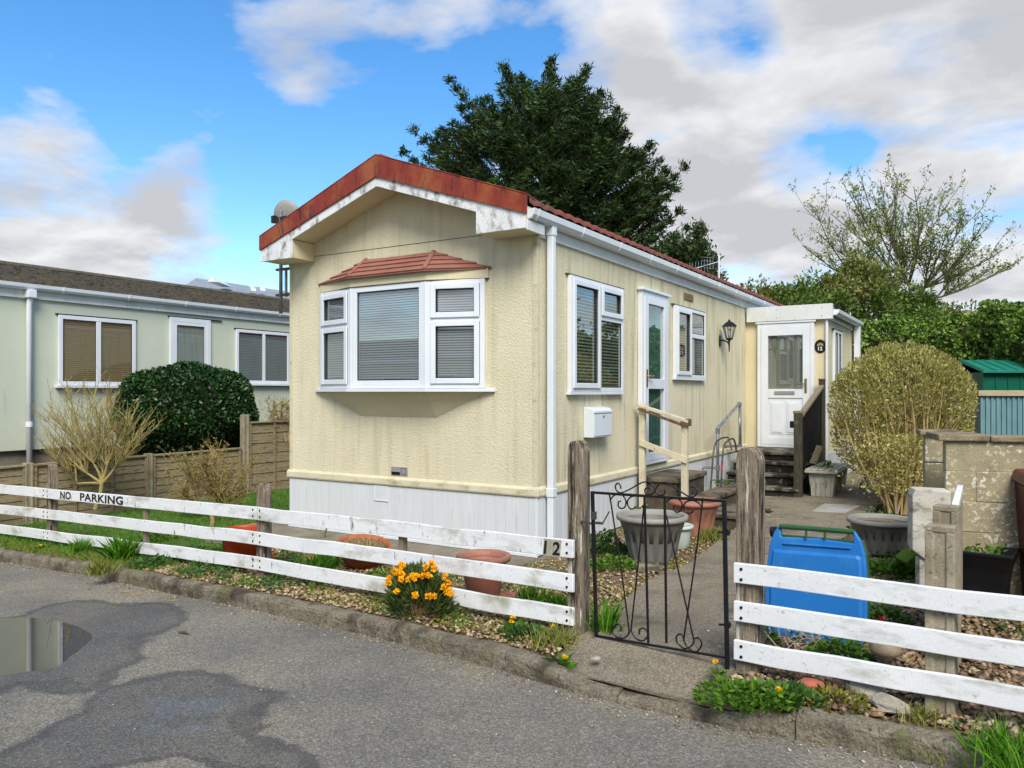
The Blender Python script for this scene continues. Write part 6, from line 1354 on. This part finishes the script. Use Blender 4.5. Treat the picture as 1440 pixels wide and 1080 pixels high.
P = np.column_stack([h0.x+du_.x*u+pn.x*fn, h0.y+du_.y*u+pn.y*fn, fz-.05]); nd = np.column_stack([-pn.x*np.ones(n)*.6, -pn.y*np.ones(n)*.6, rng.uniform(-.6,1,n)]); leaves('foliage', P, .075, 'ivy', ih, nd+rng.normal(size=(n,3))*.5, .75)
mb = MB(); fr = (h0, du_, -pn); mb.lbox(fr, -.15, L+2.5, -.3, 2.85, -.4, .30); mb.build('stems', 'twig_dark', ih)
gp_ = D(1360,462,15.5); mb = MB(); mb.tube([(gp_.x,gp_.y,0),(gp_.x,gp_.y,D(1360,436,15.5).z)], .045, 8); mb.v and tag(mb.build('grey_post', 'conc_post'), 'grey concrete post sticking out of the ivy hedge', 'post')
# TV aerial
am = D(1011,394,19); ta = thing('television_aerial', 'comb-like grey television aerial on a thin white pole above the gutter', 'aerial', (am.x,am.y,0))
mb = MB(); mb.tube([(am.x,am.y,0), D(1011,358,19)], .022, 8); mb.build('mast', 'upvc', ta)
a, b = D(970,380,19), D(1011,368,19); mb = MB(); mb.tube([a,b], .012, 6)
for k in range(9): p = a.lerp(b, k/10); mb.tube([p+Vector((0,0,-.13)), p+Vector((0,0,.16))], .006, 5)
for k in range(4): p = a.lerp(b, .55+k*.05); mb.tube([p+Vector((-.1,-.1,.2-k*.1)), p+Vector((.12,.12,.2-k*.1))], .006, 5)
mb.build('boom', 'galv', ta)
# ------------------------------------------------------------------ what stands behind the camera (seen in the window glass)
def bungalow(label, x0, x1, wins):
    ob = thing('opposite_bungalow', label, 'bungalow', ((x0+x1)/2,-18,-.2)); mb = MB()
    mb.prism([(x0,-16,-.3),(x1,-16,-.3),(x1,-16,2.75),(x0,-16,2.75)], (0,-5,0)); mb.build('wall', 'cream_smooth', ob); mb = MB()
    for e in (-15.7,-21.3): courses(mb, (x0-.3,e,2.75), (x1+.3,e,2.75), (x0-.3,-18.5,3.75), (x1+.3,-18.5,3.75), 8, .03)
    mb.build('roof', 'tile_brown', ob); mb = MB(); mb.box(x0-.3,x1+.3,-15.72,-15.60,2.66,2.78); mb.build('gutter', 'upvc', ob)
    for x in wins: w_ = MB(); w_.box(x,x+1.5,-15.99,-15.95,.95,2.2); f = w_.build('window', 'upvc', ob); p = MB(); p.box(x+.08,x+1.42,-15.95,-15.945,1.03,2.12); p.build('pane', 'rubber', f)
bungalow('cream bungalow across the road, the one mirrored in the right-hand bow panes', -9, 7, (-7,-3.2,.4,3.8))
bungalow('long cream bungalow across the road mirrored in the middle pane of the bow window', -28, -11.5, (-26,-22.5,-19,-15.5))
clumpy('bush', 'green shrub beside the bungalow across the road', 'bush', (9.5,-15,1.2), 2.2,2,2.0, 5000, .2, 'bush_green', 40, .6)
clumpy('tree', 'green garden tree across the plot mirrored in the side windows', 'tree', (9.5,7.5,2.4), 2.4,3.0,2.6, 9000, .2, 'bush_green', 50, .75)
clumpy('tree', 'broad olive tree across the plot mirrored in the glazed door', 'tree', (8.5,14,2.4), 2.4,3.0,2.4, 8000, .2, 'bush_olive', 50, .75)
hh = thing('boundary_hedge', 'long green boundary hedge beyond the right edge mirrored in the side windows', 'hedge', (7.2,4,0)); n = 14000
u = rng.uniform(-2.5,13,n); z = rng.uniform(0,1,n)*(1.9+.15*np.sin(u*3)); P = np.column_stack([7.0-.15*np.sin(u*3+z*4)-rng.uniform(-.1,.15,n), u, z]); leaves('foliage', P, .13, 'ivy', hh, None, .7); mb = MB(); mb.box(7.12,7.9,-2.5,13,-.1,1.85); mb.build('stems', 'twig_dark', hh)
# ------------------------------------------------------------------ sky, sun, camera
W = bpy.data.worlds.new('World'); SC.world = W; W.use_nodes = True; t = W.node_tree; nd = t.nodes; lk = t.links
SUN_EL, SUN_AZ = 46.0, 38.0       # elevation; degrees right of the front wall's normal (towards +x from -y)
sd = Vector((math.sin(R(SUN_AZ))*math.cos(R(SUN_EL)), -math.cos(R(SUN_AZ))*math.cos(R(SUN_EL)), math.sin(R(SUN_EL))))
sky = nd.new('ShaderNodeTexSky'); sky.sky_type = 'NISHITA'; sky.sun_disc = False; sky.sun_elevation = R(SUN_EL); sky.sun_rotation = math.atan2(sd.x, sd.y); sky.air_density = 1.0; sky.dust_density = .3; sky.ozone_density = 2.0
bg = nd['Background']; bg.inputs['Strength'].default_value = SKY_STRENGTH
class _W(NT):
    def __init__(s): s.t = t; s.n = nd; s.l = lk
w = _W()
tc = nd.new('ShaderNodeTexCoord').outputs['Generated']
sep = nd.new('ShaderNodeSeparateXYZ'); lk.new(tc, sep.inputs[0])
zc = w.math('ADD', w.math('MAXIMUM', sep.outputs['Z'], 0.0), .22)
cmb = nd.new('ShaderNodeCombineXYZ'); lk.new(w.math('DIVIDE', sep.outputs['X'], zc), cmb.inputs[0]); lk.new(w.math('DIVIDE', sep.outputs['Y'], zc), cmb.inputs[1]); lk.new(w.math('MULTIPLY', sep.outputs['Z'], 2.2), cmb.inputs[2])
n1 = w.noise(cmb.outputs[0], 1.7, 8, .54, .15); n2 = w.noise(cmb.outputs[0], 4.6, 7, .58)
cov = w.math('ADD', w.math('MULTIPLY', n1, .85), w.math('MULTIPLY', n2, .22))
# banks of cloud at fixed bearings of this sky: (direction, angular size, amount)
def bank(px, py, size, amt, cur):
    v = Vector(ray(px, py)).normalized(); dp = nd.new('ShaderNodeVectorMath'); dp.operation = 'DOT_PRODUCT'; nz = nd.new('ShaderNodeVectorMath'); nz.operation = 'NORMALIZE'; lk.new(tc, nz.inputs[0]); lk.new(nz.outputs[0], dp.inputs[0]); dp.inputs[1].default_value = v
    m = nd.new('ShaderNodeMapRange'); m.interpolation_type = 'SMOOTHSTEP'; m.inputs['From Min'].default_value = math.cos(R(size)); m.inputs['From Max'].default_value = 1.0; m.inputs['To Min'].default_value = 0; m.inputs['To Max'].default_value = amt; lk.new(dp.outputs['Value'], m.inputs['Value'])
    return w.math('ADD', cur, m.outputs[0])
behind = nd.new('ShaderNodeVectorMath'); behind.operation = 'DOT_PRODUCT'; lk.new(tc, behind.inputs[0]); behind.inputs[1].default_value = (-VV[0], -VV[1], .3)
cov = w.math('ADD', cov, w.math('MULTIPLY', w.math('MAXIMUM', behind.outputs['Value'], 0.0), .16))
for b in BANKS: cov = bank(*b, cov)
mask = w.ramp(cov, [(.555, 0.0), (.61, .5), (.70, 1.0)])
n3 = w.noise(cmb.outputs[0], 2.8, 7, .55, .2)
shade = w.ramp(w.math('ADD', w.math('MULTIPLY', n3, 1.0), w.math('MULTIPLY', w.math('SUBTRACT', cov, .6), .40)), [(.40, CLOUD_HI), (.62, CLOUD_LO)])
hs = nd.new('ShaderNodeHueSaturation'); hs.inputs['Saturation'].default_value = SKY_SAT; hs.inputs['Value'].default_value = SKY_VAL; lk.new(sky.outputs[0], hs.inputs['Color'])
lk.new(w.mix(mask, hs.outputs[0], shade), bg.inputs['Color'])
sun = bpy.data.lights.new('sun', 'SUN'); sun.energy = SUN_E; sun.angle = R(SUN_ANG); sun.color = (1,.955,.88); so = bpy.data.objects.new('sun', sun); COL.objects.link(so)
so.rotation_euler = sd.to_track_quat('Z','Y').to_euler(); so.location = (6,-12,14)
cam = bpy.data.cameras.new('camera'); co = bpy.data.objects.new('camera', cam); COL.objects.link(co); SC.camera = co
co.location = CAM; co.rotation_euler = (R(90), 0, YAW); cam.sensor_width = 36; cam.lens = 36*F/1440; cam.shift_y = (HY-540)/1440; cam.clip_end = 1000; cam.clip_start = .05
SC.render.resolution_x, SC.render.resolution_y = 1024, 768
SC.view_settings.view_transform = 'Standard'; SC.view_settings.look = 'None'; SC.view_settings.exposure = EXPOSURE; SC.view_settings.gamma = 1
SC.render.engine = 'CYCLES'; SC.cycles.max_bounces = 6; SC.cycles.transparent_max_bounces = 12; SC.cycles.caustics_reflective = False; SC.cycles.caustics_refractive = False; SC.cycles.use_denoising = True
